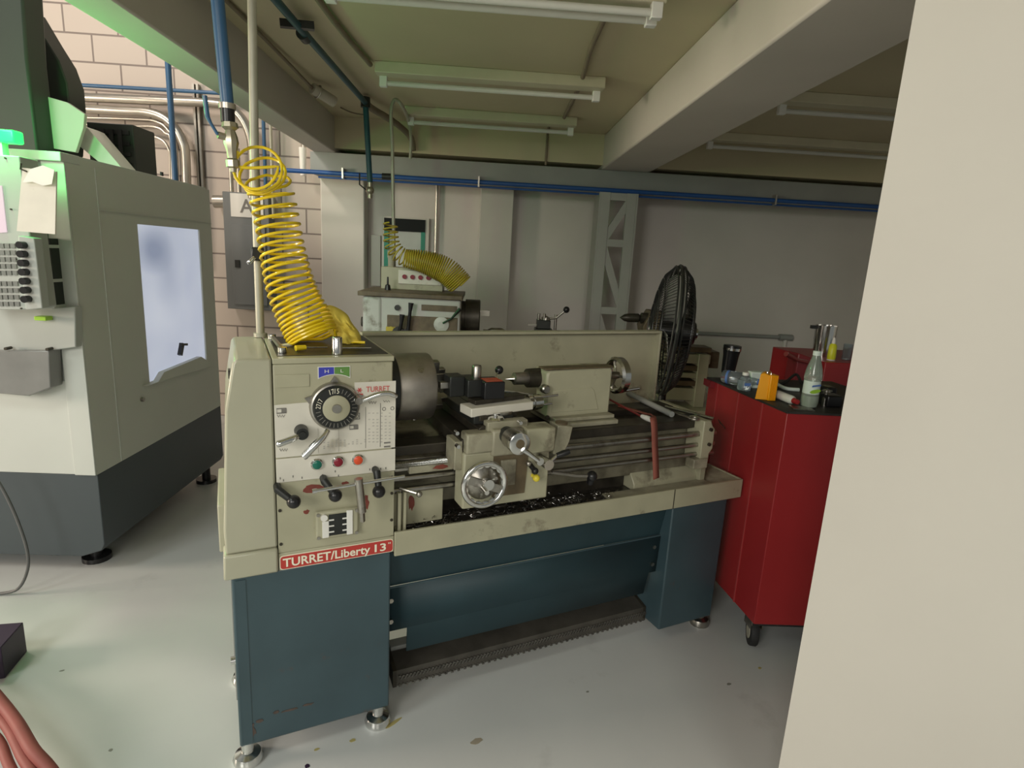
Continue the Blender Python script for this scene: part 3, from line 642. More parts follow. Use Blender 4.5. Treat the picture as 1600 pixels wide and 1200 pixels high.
# splash guard
g=MB(); g.box((.44,.48,.66),(1.755,.488,1.213)).build('splash_guard','cream',lathe)
MB().box((.44,.445,1.205),(1.76,.49,1.216)).build('splash_guard_lip','cream',lathe,.002)
MB().box((1.752,.445,.90),(1.762,.49,1.216)).build('splash_guard_end','cream',lathe,.002)
# saddle + apron
sd=MB().box((.640,-.03,.918),(.935,.37,.955)).build('saddle','dark',lathe,.004)
ap=MB().box((.645,-.045,.735),(.942,.03,.915)).build('apron','cream',lathe,.006)
MB().box((.648,-.055,.915),(.74,-.0,.978)).build('apron_shoulder','creamdirty',lathe,.006)
MB().box((.838,-.075,.905),(.942,-.0,.985)).build('apron_shoulder','cream',lathe,.006)
MB().box((.73,-.058,.90),(.84,.0,.985)).build('cross_slide_bracket','creamdirty',lathe,.008)
MB().prism([(.742,-.049,.765),(.855,-.049,.765),(.862,-.049,.90),(.742,-.049,.90)],(0,.006,0)).build('oily_recess','olive',ap)
MB().box((.765,-.056,.80),(.818,-.045,.885)).build('halfnut_cover','creamdirty',ap,.003)
MB().box((.62,-.03,.86),(.646,.05,.95)).build('saddle_wiper','creamdirty',lathe,.003)
for x,y in ((713,676),(715,697),(812,660)): 
    q=lv(x,y,-.05); MB().cyl((q.x,-.06,q.z),(q.x,-.04,q.z),.006,n=12).build('saddle_screw','chrome',lathe)
# carriage handwheel
H=lv(757,757,-.11); H=Vector((H.x,-.11,H.z))
hw=MB().ring(H,FN,.066,.0085,48,12).build('carriage_handwheel','chrome',lathe)
g=MB()
x,y,a_=orth(FN)
n=17
prof=[]
for i in range(n*6):
    t=2*math.pi*i/(n*6); rr=.058-.0045*abs(math.sin(t*n/2)); prof.append((t,rr))
vs=[];fs=[]
for t,rr in prof:
    dd=x*math.cos(t)+y*math.sin(t)
    vs+= [H+dd*rr-Vector((0,.004,0)),H+dd*.066-Vector((0,.006,0)),H+dd*rr+Vector((0,.004,0)),H+dd*.066+Vector((0,.006,0))]
m_=len(prof)
for i in range(m_):
    j=(i+1)%m_; fs+=[(i*4,j*4,j*4+1,i*4+1),(i*4+2,i*4+3,j*4+3,j*4+2),(i*4,i*4+2,j*4+2,j*4)]
g.add(vs,fs).build('scalloped_rim','chrome',hw)
MB().rev([(.052,.0),(.052,.006),(.028,.016),(.022,.022),(.0,.022)],H+Vector((0,.018,0)),FN,40).build('wheel_disc','steel',hw)
MB().beam(H+Vector((-.055,-.002,.022)),H+Vector((.055,-.002,-.022)),.026,.008,(0,1,0)).build('wheel_spoke','steel',hw,.002)
MB().cyl(H,H+Vector((0,.07,0)),.022).build('wheel_shaft','steel',hw)
MB().cyl(H+Vector((-.008,-.006,-.006)),H+Vector((-.008,-.04,-.010)),.0085,.007).cyl(H+Vector((.008,-.0,.002)),H+Vector((.008,-.016,.002)),.017).build('wheel_hub_nut','chrome',hw)
# cross slide dial
q=lv(813,694,-.15); Q=Vector((q.x,-.15,q.z))
cdl=MB().rev([(.034,0),(.034,.012),(.031,.014),(.016,.014)],Q+Vector((0,.014,0)),FN,40).build('cross_feed_dial','chrome',lathe)
MB().rev([(.031,0),(.031,.03),(.029,.03),(.029,.034),(.033,.034),(.033,.05)],Q+Vector((0,.066,0)),FN,36).build('graduated_collar','steel',cdl)
MB().cyl(Q+Vector((0,.06,0)),Q+Vector((0,.10,0)),.026).build('feed_shaft','darksteel',cdl)
MB().cyl(Q+Vector((0,-.002,0)),Q+Vector((0,.01,0)),.0135).build('dial_bore','olive',cdl)
k=lv(846,722,-.16)
MB().tube([Q+Vector((.012,-.002,-.02)),Q+Vector((.022,-.004,-.026)),(k.x-.012,-.165,k.z+.006)],[.008,.008,.006],10).build('crank_arm','chrome',cdl)
MB().cyl(Vector((k.x-.006,-.165,k.z+.003)),Vector((k.x-.006,-.15,k.z+.003)),.012).build('crank_boss','chrome',cdl)
k2=lv(851,722,-.09); k3=lv(870,712,-.10); k4=lv(890,705,-.11)
l=MB().cyl((k2.x,-.12,k2.z),(k2.x,-.04,k2.z),.017).build('apron_lever_boss','chrome',lathe)
MB().cyl(Vector((k2.x,-.11,k2.z)),k3,.0055).build('lever_rod','chrome',l); MB().tube([k3,k3.lerp(k4,.5),k4],[.0085,.0105,.008],12).build('lever_grip','black',l)
k=lv(836,736,-.07); MB().cyl(k,(k.x-.01,-.04,k.z+.02),.008).ball(k,.0115).build('black_push_knob','black',lathe)
k=lv(838,747,-.07); MB().ball(k,.012).cyl(k,(k.x,-.04,k.z),.007).build('yellow_push_knob','yknob',lathe)
k=lv(826,724,-.07); MB().ball(k,.009).build('small_steel_knob','steel',lathe)
# threading dial block
a=lv(866,672,-.02); MB().prism([(.975,-.03,.975),(1.032,-.03,.968),(1.022,-.03,.915),(1.0,-.03,.870),(.962,-.03,.878)],(0,.06,0)).build('threading_dial_block','creamdirty',lathe,.003)
MB().cyl((1.003,0,.965),(1.003,0,.977),.021).build('threading_dial','olive',lathe)
# cross slide (dovetail running away from camera)
cs=MB(); cs.prism([(.700,-.02,.958),(.845,-.02,.958),(.845,-.02,.982),(.835,-.02,.99),(.71,-.02,.99),(.700,-.02,.982)],(0,.40,0)).build('cross_slide_base','dark',lathe,.002)
cs=MB(); cs.box((.690,.0,.990),(.735,.40,1.018)).box((.745,.0,.990),(.825,.40,1.012)).build('cross_slide','darksteel',lathe,.003)
MB().box((.722,-.035,.975),(.86,.0,1.005)).build('cross_slide_gib','creamdirty',lathe,.003)
MB().rev([(.055,0),(.055,.012),(.03,.016)],(.795,.06,1.008),UZ,32).build('swivel_base','steel',lathe)
q=lv(773,651,.0); MB().rev([(.028,0),(.03,.004),(.024,.010),(.008,.012),(.008,.02),(0,.02)],(q.x,-.005,q.z-.008),UZ,24).build('gib_nut','chrome',lathe)
# compound slide
c1=lv(733,636,.0); c2=lv(830,632,.06)
MB().beam((.675,.035,1.028),(.905,.065,1.031),.075,.028).build('compound_slide','plate',lathe,.003)
MB().beam((.70,.035,1.009),(.84,.06,1.009),.085,.016).build('compound_base','dark',lathe,.002)
MB().beam((.70,.05,1.052),(.89,.085,1.054),.045,.014).build('compound_top_ways','dark',lathe,.002)
d_=Vector((.235,.04,.0)).normalized(); c3=Vector((.906,.066,1.031))
cp=MB().rev([(.024,0),(.024,.016),(.027,.017),(.027,.036),(.025,.038),(.025,.052),(.020,.056)],c3,d_,32).build('compound_dial','chrome',lathe)
for dy,dz in ((-.006,.017),(.0,-.012)):
    s_=c3+d_*.05+Vector((0,dy,dz)); MB().cyl(s_,s_+d_*(.055 if dz<0 else .075),.0045,n=10).build('handle_pin','chrome',cp)
# tool post
tp=MB().box((.735,.03,1.060),(.805,.12,1.115)).build('tool_post','black',lathe,.003)
MB().box((.745,.04,1.1152),(.80,.09,1.1165)).build('sticker','sticker',tp)
MB().box((.69,.06,1.062),(.74,.15,1.118)).build('tool_holder','darksteel',lathe,.003)
MB().box((.64,.085,1.06),(.69,.15,1.125)).build('tool_holder','darksteel',lathe,.003)
MB().box((.615,.10,1.085),(.64,.125,1.105)).build('tool_bit','steel',lathe,.001)
MB().rev([(.016,0),(.016,.04),(.013,.044),(.0,.044)],(.738,.11,1.112),UZ,20).build('post_bolt','steel',lathe)
q=lv(780,578,.15); l=MB().tube([(q.x-.02,.12,1.10),(q.x-.010,.14,1.12),(q.x-.002,.15,q.z-.01)],.0042,8).build('clamp_lever','chrome',lathe)
MB().ball((q.x,.15,q.z),.0145).build('ball_knob','black',l)
a=lv(782,611,.12);b_=lv(832,617,.12); MB().tube([(a.x,.12,a.z),(b_.x,.12,b_.z)],[.006,.004],10).build('tool_handle','chrome',lathe)
# tailstock
TS=Vector((.895,.22,1.080))
t=MB(); t.prism([(1.035,.15,.945),(1.30,.15,.945),(1.30,.15,1.115),(1.288,.15,1.124),(1.03,.15,1.118),(1.022,.15,1.105),(1.022,.15,1.045),(1.035,.15,1.035)],(0,.10,0))
ts=t.build('tailstock_body','cream',lathe,.008)
MB().prism([(1.05,.148,.965),(1.05,.148,1.045),(1.21,.148,1.052),(1.225,.148,1.04),(1.25,.148,.965)],(0,.004,0)).build('raised_panel','cream',ts,.002)
MB().box((1.012,.147,1.1215),(1.305,.20,1.127)).build('tailstock_top','olive',ts,.002)
MB().box((1.06,.10,.918),(1.31,.33,.935)).box((1.05,.12,.936),(1.305,.31,.95)).build('tailstock_base','creamdirty',ts,.003)
MB().rev([(.034,0),(.036,.05),(.030,.055)],TS+Vector((.085,0,0)),UX,28).build('quill_housing','dark',ts)
MB().rev([(0,0),(.011,.028),(.012,.030),(.022,.033),(.023,.085),(.021,.09)],TS,UX,28).build('live_centre','chucksteel',ts)
MB().rev([(0,0),(.0125,.032)],TS+Vector((-.001,0,0)),UX,20).build('centre_point','chrome',ts)
q=lv(852,608,.14); MB().rev([(.016,0),(.016,.018),(.012,.022),(0,.022)],(q.x,.150,q.z),FN,20).build('clamp_screw','steel',ts)
MB().cyl((q.x+.02,.145,.95),(q.x+.02,.15,.95),.008).build('base_screw','dark',ts)
W_=Vector((1.375,.22,1.076))
tw=MB().rev([(.058,.016),(.066,.016),(.071,.012),(.072,-.014),(.062,-.022),(.056,-.016),(.058,.016)],W_,UX,48,False).build('tailstock_handwheel','chrome',ts)
MB().rev([(.030,-.072),(.033,-.052),(.018,-.047),(.013,.004)],W_,UX,32).build('wheel_hub','steel',ts)
for a in (60,180,300): 
    t_=math.radians(a); MB().tube([W_+Vector((-.006,0,0)),W_+Vector((0,math.cos(t_)*.060,math.sin(t_)*.060))],.005,8).build('wheel_spoke','steel',ts)
MB().cyl(W_+Vector((.0,-.025,-.058)),W_+Vector((.088,-.025,-.050)),.006,.007,n=12).build('wheel_handle','chrome',ts)
# gear lever with black knob in tray region
q=lv(925,744,-.005); l=MB().tube([lv(862,738,.02),lv(900,743,.01),q],.006,8).build('spindle_lever','steel',lathe); MB().ball(q,.019).cyl(q,q+Vector((0,.01,-.03)),.016,.012).build('lever_knob','black',l)
# swarf in tray (uncountable)
random.seed(3); g=MB()
for k in range(700):
    u=random.uniform(.5,1.3); v=random.uniform(.0,.12); z=.648+abs(random.gauss(0,.010))
    if random.random()<.5: u=random.choice((random.gauss(.60,.06),random.gauss(.96,.05),random.gauss(1.13,.03)))
    p=Vector((u,v,z)); pts=[p]
    for j in range(4): pts.append(pts[-1]+Vector((random.uniform(-.008,.008),random.uniform(-.006,.006),random.uniform(-.003,.006))))
    g.tube(pts,.0007,3)
tag(g.build('metal_chips','swarf'),'curly steel chips scattered in the oily tray of the large khaki lathe','metal chips',kind='stuff')
random.seed(5); g=MB()
for k in range(50):
    u=random.uniform(.5,1.30);v=random.uniform(.04,.12); s_=random.uniform(.010,.022); g.ball((u,v,.646),s_,8,(1.4,.4,.45))
tag(g.build('oily_sludge','sludge'),'black oily sludge heaped along the tray of the large khaki lathe','sludge',kind='stuff')
#PART3
# ------------------------------------------------------------------ things on and around the lathe (lathe frame)
HT=1.2136
path=[lv(x,y,v) for x,y,v in ((398,258,.235),(410,272,.28),(422,296,.305),(433,345,.30),(443,400,.28),(457,455,.25),(477,500,.225),(491,531,.205))]
path[-1].z=max(path[-1].z,HT+.012)
hp=helix(path,lambda s:.064+.006*s-.004*math.sin(s*6),27,22,lambda s:1.6*s-.6*s*s)
hp=[Vector((p.x,p.y,max(p.z,HT+.006))) for p in hp]
a=lv(371,236,.23)
lead=smooth_path([a,a+Vector((.004,0,-.04)),hp[0]],6)
tail=smooth_path([hp[-1],lv(535,541,.22),(.40,.20,HT+.006)],5); tail=[Vector((p[0],p[1],max(p[2],HT+.006))) for p in tail]
tag(MB().tube(lead[:-1]+hp+tail[1:],.0042,7).build('coiled_air_hose','yellow'),'bright yellow coiled air hose standing on top of the khaki headstock','air hose')
r=thing('air_supply_drop',LM@Vector((.046,.30,1.75)),'blue vertical air pipe with ball valve feeding the bright yellow coil','pipe')
B=lv(355,162,.23)
MB().tube([lv(338,-20,.23),B],.0165,14).build('blue_pipe','bluepipe',r)
MB().cyl(B+Vector((0,0,.0)),B+Vector((0,0,-.014)),.021).build('silver_collar','conduit',r)
MB().cyl(B+Vector((0,0,-.014)),B+Vector((0,0,-.046)),.0175).build('black_tape','black',r)
b2=B+Vector((.004,0,-.046))
v=MB().rev([(.019,0),(.021,.012),(.012,.02),(.017,.035),(.019,.05),(.014,.07),(.012,.09),(.017,.095),(.017,.112),(.009,.115),(.008,.125)],b2,(.03,0,-1),8).build('ball_valve','brass',r)
MB().cyl(b2+Vector((0,0,-.04)),b2+Vector((-.03,-.01,-.036)),.009).build('valve_stem','brass',v)
MB().tube([b2+Vector((-.03,-.012,-.036)),b2+Vector((-.045,-.012,-.01)),b2+Vector((-.052,-.012,.005)),b2+Vector((-.056,-.012,.055))],[.004,.004,.006,.006],8).build('valve_handle','bluepipe',v)
r=thing('power_conduit',LM@Vector((.11,.36,1.21)),'grey vertical conduit rising from the khaki headstock to the ceiling','conduit')
MB().tube([(.112,.386,HT),(.113,.386,1.7),(.127,.386,2.42)],.0125,14).build('tube','polem',r)
MB().cyl((.112,.386,HT),(.112,.386,HT+.012),.020).build('base_collar','polem',r)
q=lv(402,397,.35); MB().box((q.x-.016,.36,q.z-.02),(q.x+.02,.405,q.z+.02)).build('black_clamp','black',r,.004)
e=lv(386,410,.33); MB().tube([(q.x-.01,.335,q.z-.008),(e.x+.008,.33,e.z+.006),(e.x,.33,e.z),(e.x+.004,.33,e.z-.004)],.003,6).tube([(q.x-.006,.335,q.z-.012),(e.x+.010,.33,e.z-.004)],.0025,6).build('wire_hook','chrome',r)
# cloth: crumpled sheet
random.seed(21)
OUT=smooth_path([lv(x,y,.25) for x,y in ((500,484),(513,479),(530,483),(546,496),(557,512),(564,530),(561,541),(548,546),(535,543),(524,531),(513,513),(504,498),(500,484))],4)[:-1]
CC=lv(534,514,.25); vs=[];fs=[]; n=len(OUT); NR=9
from mathutils import noise
for side in (-1,1):
    for k in range(NR+1):
        t=k/NR
        for p in OUT:
            q=CC.lerp(p,t); b=math.sqrt(max(0,1-t*t))*(.052 if side<0 else .035)
            nz=noise.noise(q*26)*.018*(1-t**4)+abs(noise.noise(Vector((q.x*55+q.z*42,q.z*22,3))))*.030*(1-t**3)
            q=q+Vector((0,side*(b+nz),0))+Vector((noise.noise(q*30),0,noise.noise(q*31+Vector((5,5,5)))))*.006*t
            q.z=max(q.z,HT+.001); vs.append(q)
for h in range(2):
    o_=h*(NR+1)*n
    for k in range(NR):
        for i_ in range(n): fs.append((o_+k*n+i_,o_+k*n+(i_+1)%n,o_+(k+1)*n+(i_+1)%n,o_+(k+1)*n+i_))
tag(MB().add(vs,fs,True).build('shop_cloth','cloth'),'crumpled yellow cloth beside the coil on the khaki headstock','cloth')
# socket, ratchet, screwdriver, scrap
q=lw(527,553,HT); tag(MB().rev([(.014,0),(.014,.018),(.0135,.02),(.0135,.045),(.012,.047),(.010,.047),(.010,.03),(0,.03)],(q.x,q.y,HT+.0005),UZ,24).build('socket','chrome'),'upright silver socket on front edge of the khaki headstock top','socket')
a=lw(425,530,HT);b=lw(441,551,HT)
r=thing('ratchet_spanner',LM@Vector((a.x,a.y,HT)),'short chrome spanner lying left of the yellow coil','spanner')
z=HT+.009
MB().beam((a.x,a.y,z),(b.x,b.y,z),.012,.008).build('shank','steel',r,.002)
for p in (a,b): MB().cyl((p.x,p.y,z-.008),(p.x,p.y,z+.006),.012,n=16).build('ring_end','chrome',r)
a=lw(530,546,HT);b=lw(580,546,HT); tag(MB().cyl((a.x,a.y,HT+.004),(b.x,b.y,HT+.004),.0028,n=8).build('steel_pin','steel'),'thin steel pin lying right of the silver socket','pin')
a=lw(448,541,HT); tag(MB().box((a.x-.02,a.y-.012,HT+.0005),(a.x+.012,a.y+.01,HT+.006),Matrix.Rotation(.6,3,'Z')).build('paper_scrap','paper'),'small grey white scrap between the spanner and the coil','scrap')
a=lw(462,549,HT);b=lw(500,546,HT)
r=thing('screwdriver',LM@Vector((a.x,a.y,HT)),'yellow handled screwdriver under the front of the coil','screwdriver')
MB().tube([(a.x,a.y,HT+.009),(a.x*.6+b.x*.4,a.y*.6+b.y*.4,HT+.009)],[.008,.007],10).build('handle','yellow',r); MB().cyl((a.x*.6+b.x*.4,a.y*.6+b.y*.4,HT+.009),(b.x+.02,b.y,HT+.006),.0025).build('blade','steel',r)
# chuck key hanging at the panel
a=lv(488,768,-.075);b=lv(632,744,-.075)
r=thing('chuck_key',LM@Vector((.34,-.07,.8)),'steel T handled chuck key resting across the black selector levers','chuck key')
MB().cyl((a.x,-.075,a.z),(b.x,-.075,b.z),.0048,n=12).cyl((a.x,-.075,a.z),(a.x+.012,-.075,a.z+.001),.0065).build('cross_bar','chrome',r)
t_=lv(560,748,-.075); b_=lv(566,800,-.075); b3=lv(567,815,-.075)
MB().cyl(t_,b_,.0115,n=20).cyl(b_,b3,.007,n=4).build('socket_body','steel',r)
# red strap over the bed, brush, bars
pts=[lw(966,632,.925),lw(1008,645,.925),lv(1021,654,.035),lv(1024,700,.03),lv(1026,748,.02)]
pts=[Vector((pts[0].x,pts[0].y,.922)),Vector((pts[1].x,pts[1].y,.924)),pts[2],pts[3],pts[4]]
mb=MB(); P=smooth_path(pts,8); wv=Vector((.017,-.0,0))
vs=[]
for i,p in enumerate(P):
    wd_=Vector((.018,.006,0)) if i>14 else Vector((.010,.012,0)); vs+= [p-wd_,p+wd_]
mb.add(vs,[(2*i,2*i+1,2*i+3,2*i+2) for i in range(len(P)-1)],True)
tag(mb.build('red_strap','strap',solid=.003),'faded red strap draped over the bed front near right end','strap')
a=lw(945,620,.93);b=lw(1003,652,.93);c=lw(1021,660,.93)
r=thing('chip_brush',LM@Vector((b.x,b.y,.925)),'slim tool with white rounded handle lying under the red strap','brush')
MB().tube([(a.x,a.y,.929),(b.x,b.y,.933)],.0045,8).build('shaft','rod_red',r)
MB().tube([(b.x,b.y,.934),(b.x*.5+c.x*.5,b.y*.5+c.y*.5,.935),(c.x,c.y,.935)],[.008,.011,.008],12).build('white_handle','whitep',r)
for (p0,p1,rad,m,lab,nm) in (((980,612),(1050,646),.012,'greysteel','grey pipe lying across the bed ways behind the red strap','steel_pipe'),((1040,632),(1116,651),.007,'steel','long steel bar lying on the right end of the bed','steel_bar')):
    a=lw(*p0,.935);b=lw(*p1,.935); tag(MB().cyl((a.x,a.y,.919+rad),(b.x,b.y,.919+rad),rad,n=12).build(nm,m),lab,'bar')
a=lw(1040,640,.93);b=lw(1080,655,.93)
r=thing('wrench',LM@Vector((a.x,a.y,.92)),'dull open ended wrench on the bed near its right end','wrench')
MB().beam((a.x,a.y,.933),(b.x,b.y,.933),.018,.006).build('shank','steel',r,.002); MB().ring((b.x+.012,b.y-.004,.933),UZ,.016,.005,20,8).build('ring_end','steel',r)
a=lw(1056,757,.645);b=lw(1068,757,.645); tag(MB().cyl((a.x,.04,.6505),(a.x+.03,.035,.6505),.009).build('hex_socket','chrome'),'small chrome socket on the tray ledge at right','socket')
FRAME[0]=ID
# ================================================================== REAR WHITE LATHE (world frame)
r=thing('rear_metal_lathe',(.2,3.7,0),'white and brown metalworking lathe behind the splash guard, by the back wall','lathe')
Y0=3.5
MB().box((-.66,Y0,.40),(-.14,3.92,1.235)).build('headstock','wlathe',r,.012)
MB().box((-.715,Y0-.01,.40),(-.60,3.95,1.235)).build('end_cover','wlathe',r,.02)
MB().box((-.74,Y0-.02,1.236),(-.13,3.97,1.262)).build('top_tray','olive',r,.003)
MB().box((-.57,Y0-.008,.99),(-.155,Y0+.01,1.13)).build('dark_recess','olive',r,.003)
MB().box((-.37,Y0-.006,1.165),(-.16,Y0+.005,1.20)).build('slot','olive',r)
MB().cyl((-.51,Y0-.02,1.175),(-.51,Y0,1.175),.016).build('round_knob','darksteel',r)
for x,z0,z1 in ((-.43,1.02,1.21),(-.48,1.03,1.14)):
    l=MB().tube([(x-.015,Y0-.03,z0),(x,Y0-.05,z1-.05),(x+.005,Y0-.05,z1)],[.012,.010,.016],10).build('lever','black',r); MB().cyl((x-.02,Y0-.04,z0),(x-.02,Y0,z0),.035).build('lever_boss','darksteel',l)
q=at_y(692,505,Y0-.03); l=MB().tube([q,q+Vector((.05,-.01,.03)),q+Vector((.10,-.01,.09))],[.006,.006,.012],8).build('lever','black',r)
MB().rev([(.045,0),(.045,.01),(.02,.015)],(q.x-.01,Y0-.005,q.z-.01),(0,-1,0),20).build('half_round_plate','wlathe',l)
MB().cyl((-.545,Y0-.02,1.045),(-.545,Y0,1.045),.018).box((-.575,Y0-.012,1.03),(-.52,Y0-.002,1.06)).build('amber_sight','yellow2',r)
MB().cyl((-.74,3.6,1.07),(-.735,3.6,1.07),.03).build('side_knob','dark',r)
MB().rev([(.10,0),(.10,.02),(.112,.022),(.112,.11),(.105,.115),(.03,.115)],(-.139,3.74,1.115),(1,0,0),40).build('chuck','dark',r)
MB().box((-.025,3.70,1.13),(.035,3.74,1.165)).build('chuck_jaw','steel',r)
MB().box((-.14,3.6,.88),(1.50,3.90,.985)).build('bed','olive',r,.004)
MB().box((-.14,3.58,.55),(1.3,3.88,.88)).build('bed_casting','wlathe',r,.004)
MB().box((-.7,3.5,0),(-.14,3.92,.40)).build('left_pedestal','greysteel',r,.01); MB().box((1.0,3.5,0),(1.45,3.92,.5)).build('right_pedestal','greysteel',r,.01)
MB().box((-.14,3.38,.50),(1.55,4.0,.56)).build('chip_tray','cream',r,.003)
q=at_y(850,500,3.7); x=q.x
tp=MB().box((x-.055,3.66,.985),(x+.055,3.76,1.07)).box((x-.045,3.67,1.07),(x+.04,3.75,1.125)).build('tool_post','darksteel',r,.004)
MB().box((x-.10,3.7,1.085),(x-.04,3.715,1.095)).build('tool_bit','steel',tp)
for dx in (-.035,.0): MB().cyl((x+dx,3.69,1.12),(x+dx,3.69,1.165),.009).build('post_bolt','steel',tp)
MB().rev([(.03,0),(.026,.02),(.008,.03)],(x+.01,3.71,1.12),UZ,20).build('clamp_hub','steel',tp)
e=at_y(885,484,3.7); l=MB().tube([(x+.02,3.71,1.13),(x+.08,3.71,1.14),e],.007,8).build('clamp_lever','steel',tp); MB().ball(e,.021).build('ball_knob','black',l)
MB().cyl((e.x-.06,3.73,.985),(e.x-.06,3.73,1.16),.009).build('upright_pin','steel',tp)
MB().cyl((-.0,3.75,1.03),(.30,3.75,1.03),.010).tube([(.03,3.75,1.03),(.05,3.75,1.03),(.12,3.75,1.03),(.14,3.75,1.03)],[.012,.024,.024,.012],10).build('grey_rod','steel',r)
q=at_y(968,496,3.7); T=q
ts=MB().rev([(0,0),(.022,.03),(.028,.06),(.028,.12),(.02,.13),(.035,.14),(.035,.2)],T,(1,0,.02),20).build('tailstock_chuck','dark',r)
MB().prism([(T.x+.17,3.64,.985),(T.x+.42,3.64,.985),(T.x+.42,3.64,1.21),(T.x+.19,3.64,1.22),(T.x+.14,3.64,1.12)],(0,.16,0)).build('tailstock','olive',r,.006)
# right end of rear lathe
a=at_y(1062,545,3.5); b=at_y(1107,545,3.5)
mb=MB()
for i,(z0,z1,m) in enumerate(((1.0,1.03,'olive'),(.93,.985,'cream'),(.885,.915,'olive'),(.84,.87,'cream'),(.79,.82,'olive'),(.70,.775,'cream'))):
    MB().box((1.10,3.45,z0),(1.385-(.05 if m=='olive' and i>0 else 0),3.58,z1)).build('bed_rail','%s'%m,r,.002)
MB().box((1.31,3.44,.66),(1.375,3.60,.99)).build('end_bracket','cream',r,.004)
MB().box((1.02,3.35,.56),(1.56,3.9,.66)).build('tray_end','cream',r,.004)
# control box above rear headstock
c=thing('lathe_control_box',(-.45,3.85,1.27),'cream control box with row of dark buttons behind the yellow coil in painted shade','control box')
MB().box((-.66,3.80,1.262),(-.27,3.98,1.40)).build('case','cream',c,.004)
MB().box((-.55,3.79,1.30),(-.28,3.80,1.385)).build('button_plate','plate',c,.002)
for k in range(5): MB().cyl((-.51+k*.05,3.775,1.345),(-.51+k*.05,3.79,1.345),.014,n=16).build('dark_button','btnred',c)
q=at_y(606,432,3.7); MB().rev([(.02,0),(.015,.03),(.006,.035),(.005,.08),(0,.08)],(q.x,3.7,1.262),UZ,14).build('small_black_knob','black',r)
# rear coil hose, the same yellow with shade put into its colour
P=[at_y(x,y,3.72) for x,y in ((610,348),(613,383),(630,402),(662,409),(698,424),(720,446))]
hp=helix(P,lambda s:.040+.038*min(1,s*1.6),38,16,lambda s:(.45*(s/.14)) if s<.0 else (s*1.9 if s<.2 else .38+(s-.2)*.775))
hp=[Vector((p.x,p.y,max(p.z,1.275))) for p in hp]
tag(MB().tube(hp,.0048,6).build('coiled_air_hose','yellow2'),'yellow coiled hose in painted shade slumped over the white rear lathe headstock','air hose')
q=at_y(612,365,3.9); tag(MB().rev([(.012,-.0),(.02,.03),(.022,.16),(.026,.17),(.026,.21),(.012,.22)],(q.x,3.9,1.29),UZ,16).build('conduit_fitting','pvc'),'cream fitting at foot of the grey loop conduit above the rear lathe','fitting')
# ================================================================== FAN
FC=at_y(1046,517,2.95); fx=Vector((-.97,.20,.06)).normalized()
fan=thing('pedestal_fan',(FC.x,FC.y,0),'black wire cage pedestal fan seen edge on behind the lathe','fan')
R_=.325; x,y,a_=orth(fx)
g=MB()
def dome(k,sgn):
    t=k; return R_*math.sin(t), sgn*(.03+.085*math.cos(t)**1)
for sgn in (1,-1):
    for i in range(110):
        an=2*math.pi*i/110; d_=x*math.cos(an)+y*math.sin(an)
        pts=[]
        for j in range(7):
            rr=.06+(R_-.06)*j/6; h=sgn*(.02+.085*math.sqrt(max(0,1-(rr/R_)**2)))
            pts.append(FC+d_*rr+fx*h)
        g.tube(pts,.0019,3)
    for rr in (.06,.13,.20,.26):
        h=sgn*(.02+.085*math.sqrt(max(0,1-(rr/R_)**2))); g.ring(FC+fx*h,fx,rr,.003,40,5)
    g.ring(FC+fx*sgn*.02,fx,R_,.005,56,6)
g.ring(FC,fx,R_+.002,.010,56,6)
g.build('cage','darksteel',fan)
MB().rev([(.062,0),(.055,.012),(0,.016)],FC+fx*.10,fx,24).build('front_badge','black',fan)
for k in range(3):
    an=2*math.pi*k/3+.4; vs=[];fs=[]
    for i in range(7):
        for j in range(7):
            t=an+(j/6-.5)*1.5*(1-.1*i/6); rr=.05+i/6*.235; d_=x*math.cos(t)+y*math.sin(t)
            vs.append(FC+d_*rr+fx*((j/6-.5)*.075))
    for i in range(6):
        for j in range(6): a=i*7+j; fs.append((a,a+1,a+8,a+7))
    MB().add(vs,fs,True).build('blade','smoke',fan,solid=.003)
MB().rev([(.045,0),(.05,.03),(.05,.08),(.075,.10),(.078,.15),(.055,.175),(.0,.18)],FC+fx*.05,-fx,24).build('motor','black',fan)
MB().rev([(.03,0),(.028,.008),(0,.01)],FC-fx*.130,-fx,16).build('motor_cap','chrome',fan)
pz=FC
MB().cyl((pz.x,pz.y,.03),(pz.x,pz.y,pz.z-.325),.02).build('pole','darksteel',fan)
MB().rev([(.25,0),(.25,.012),(.05,.035),(.03,.06)],(pz.x,pz.y,0),UZ,32).build('base','black',fan)
# ================================================================== RED CABINET
cb=thing('red_tool_cabinet',(1.3,2.2,0),'tall red tool cabinet with cluttered black top beside the partition','cabinet')
A0=(1.106,1.995);A1=(1.045,2.59);A2=(1.64,2.62);A3=(1.70,1.985); z0,z1=.15,1.005
MB().prism([(A0[0],A0[1],z0),(A1[0],A1[1],z0),(A2[0],A2[1],z0),(A3[0],A3[1],z0)],(0,0,z1-z0)).build('body','redcab',cb,.003)
o_=.006
MB().prism([(A0[0]-.004,A0[1]-o_,z1),(A1[0]-.012,A1[1]+.0,z1),(A2[0],A2[1],z1),(A3[0],A3[1]-o_,z1)],(0,0,.008)).build('bench_mat','mat_top',cb)
MB().prism([(A1[0]-.02,A1[1]+.012,z1-.03),(A1[0]+.01,A1[1]-.06,z1-.03),(A1[0]-.016,A1[1]-.06,z1-.03)],(0,0,.03)).build('corner_lip','redcab2',cb)
sd_=Vector((A1[0]-A0[0],A1[1]-A0[1],0)); nn=Vector((-sd_.y,sd_.x,0)).normalized(); 
if nn.x>0: nn=-nn
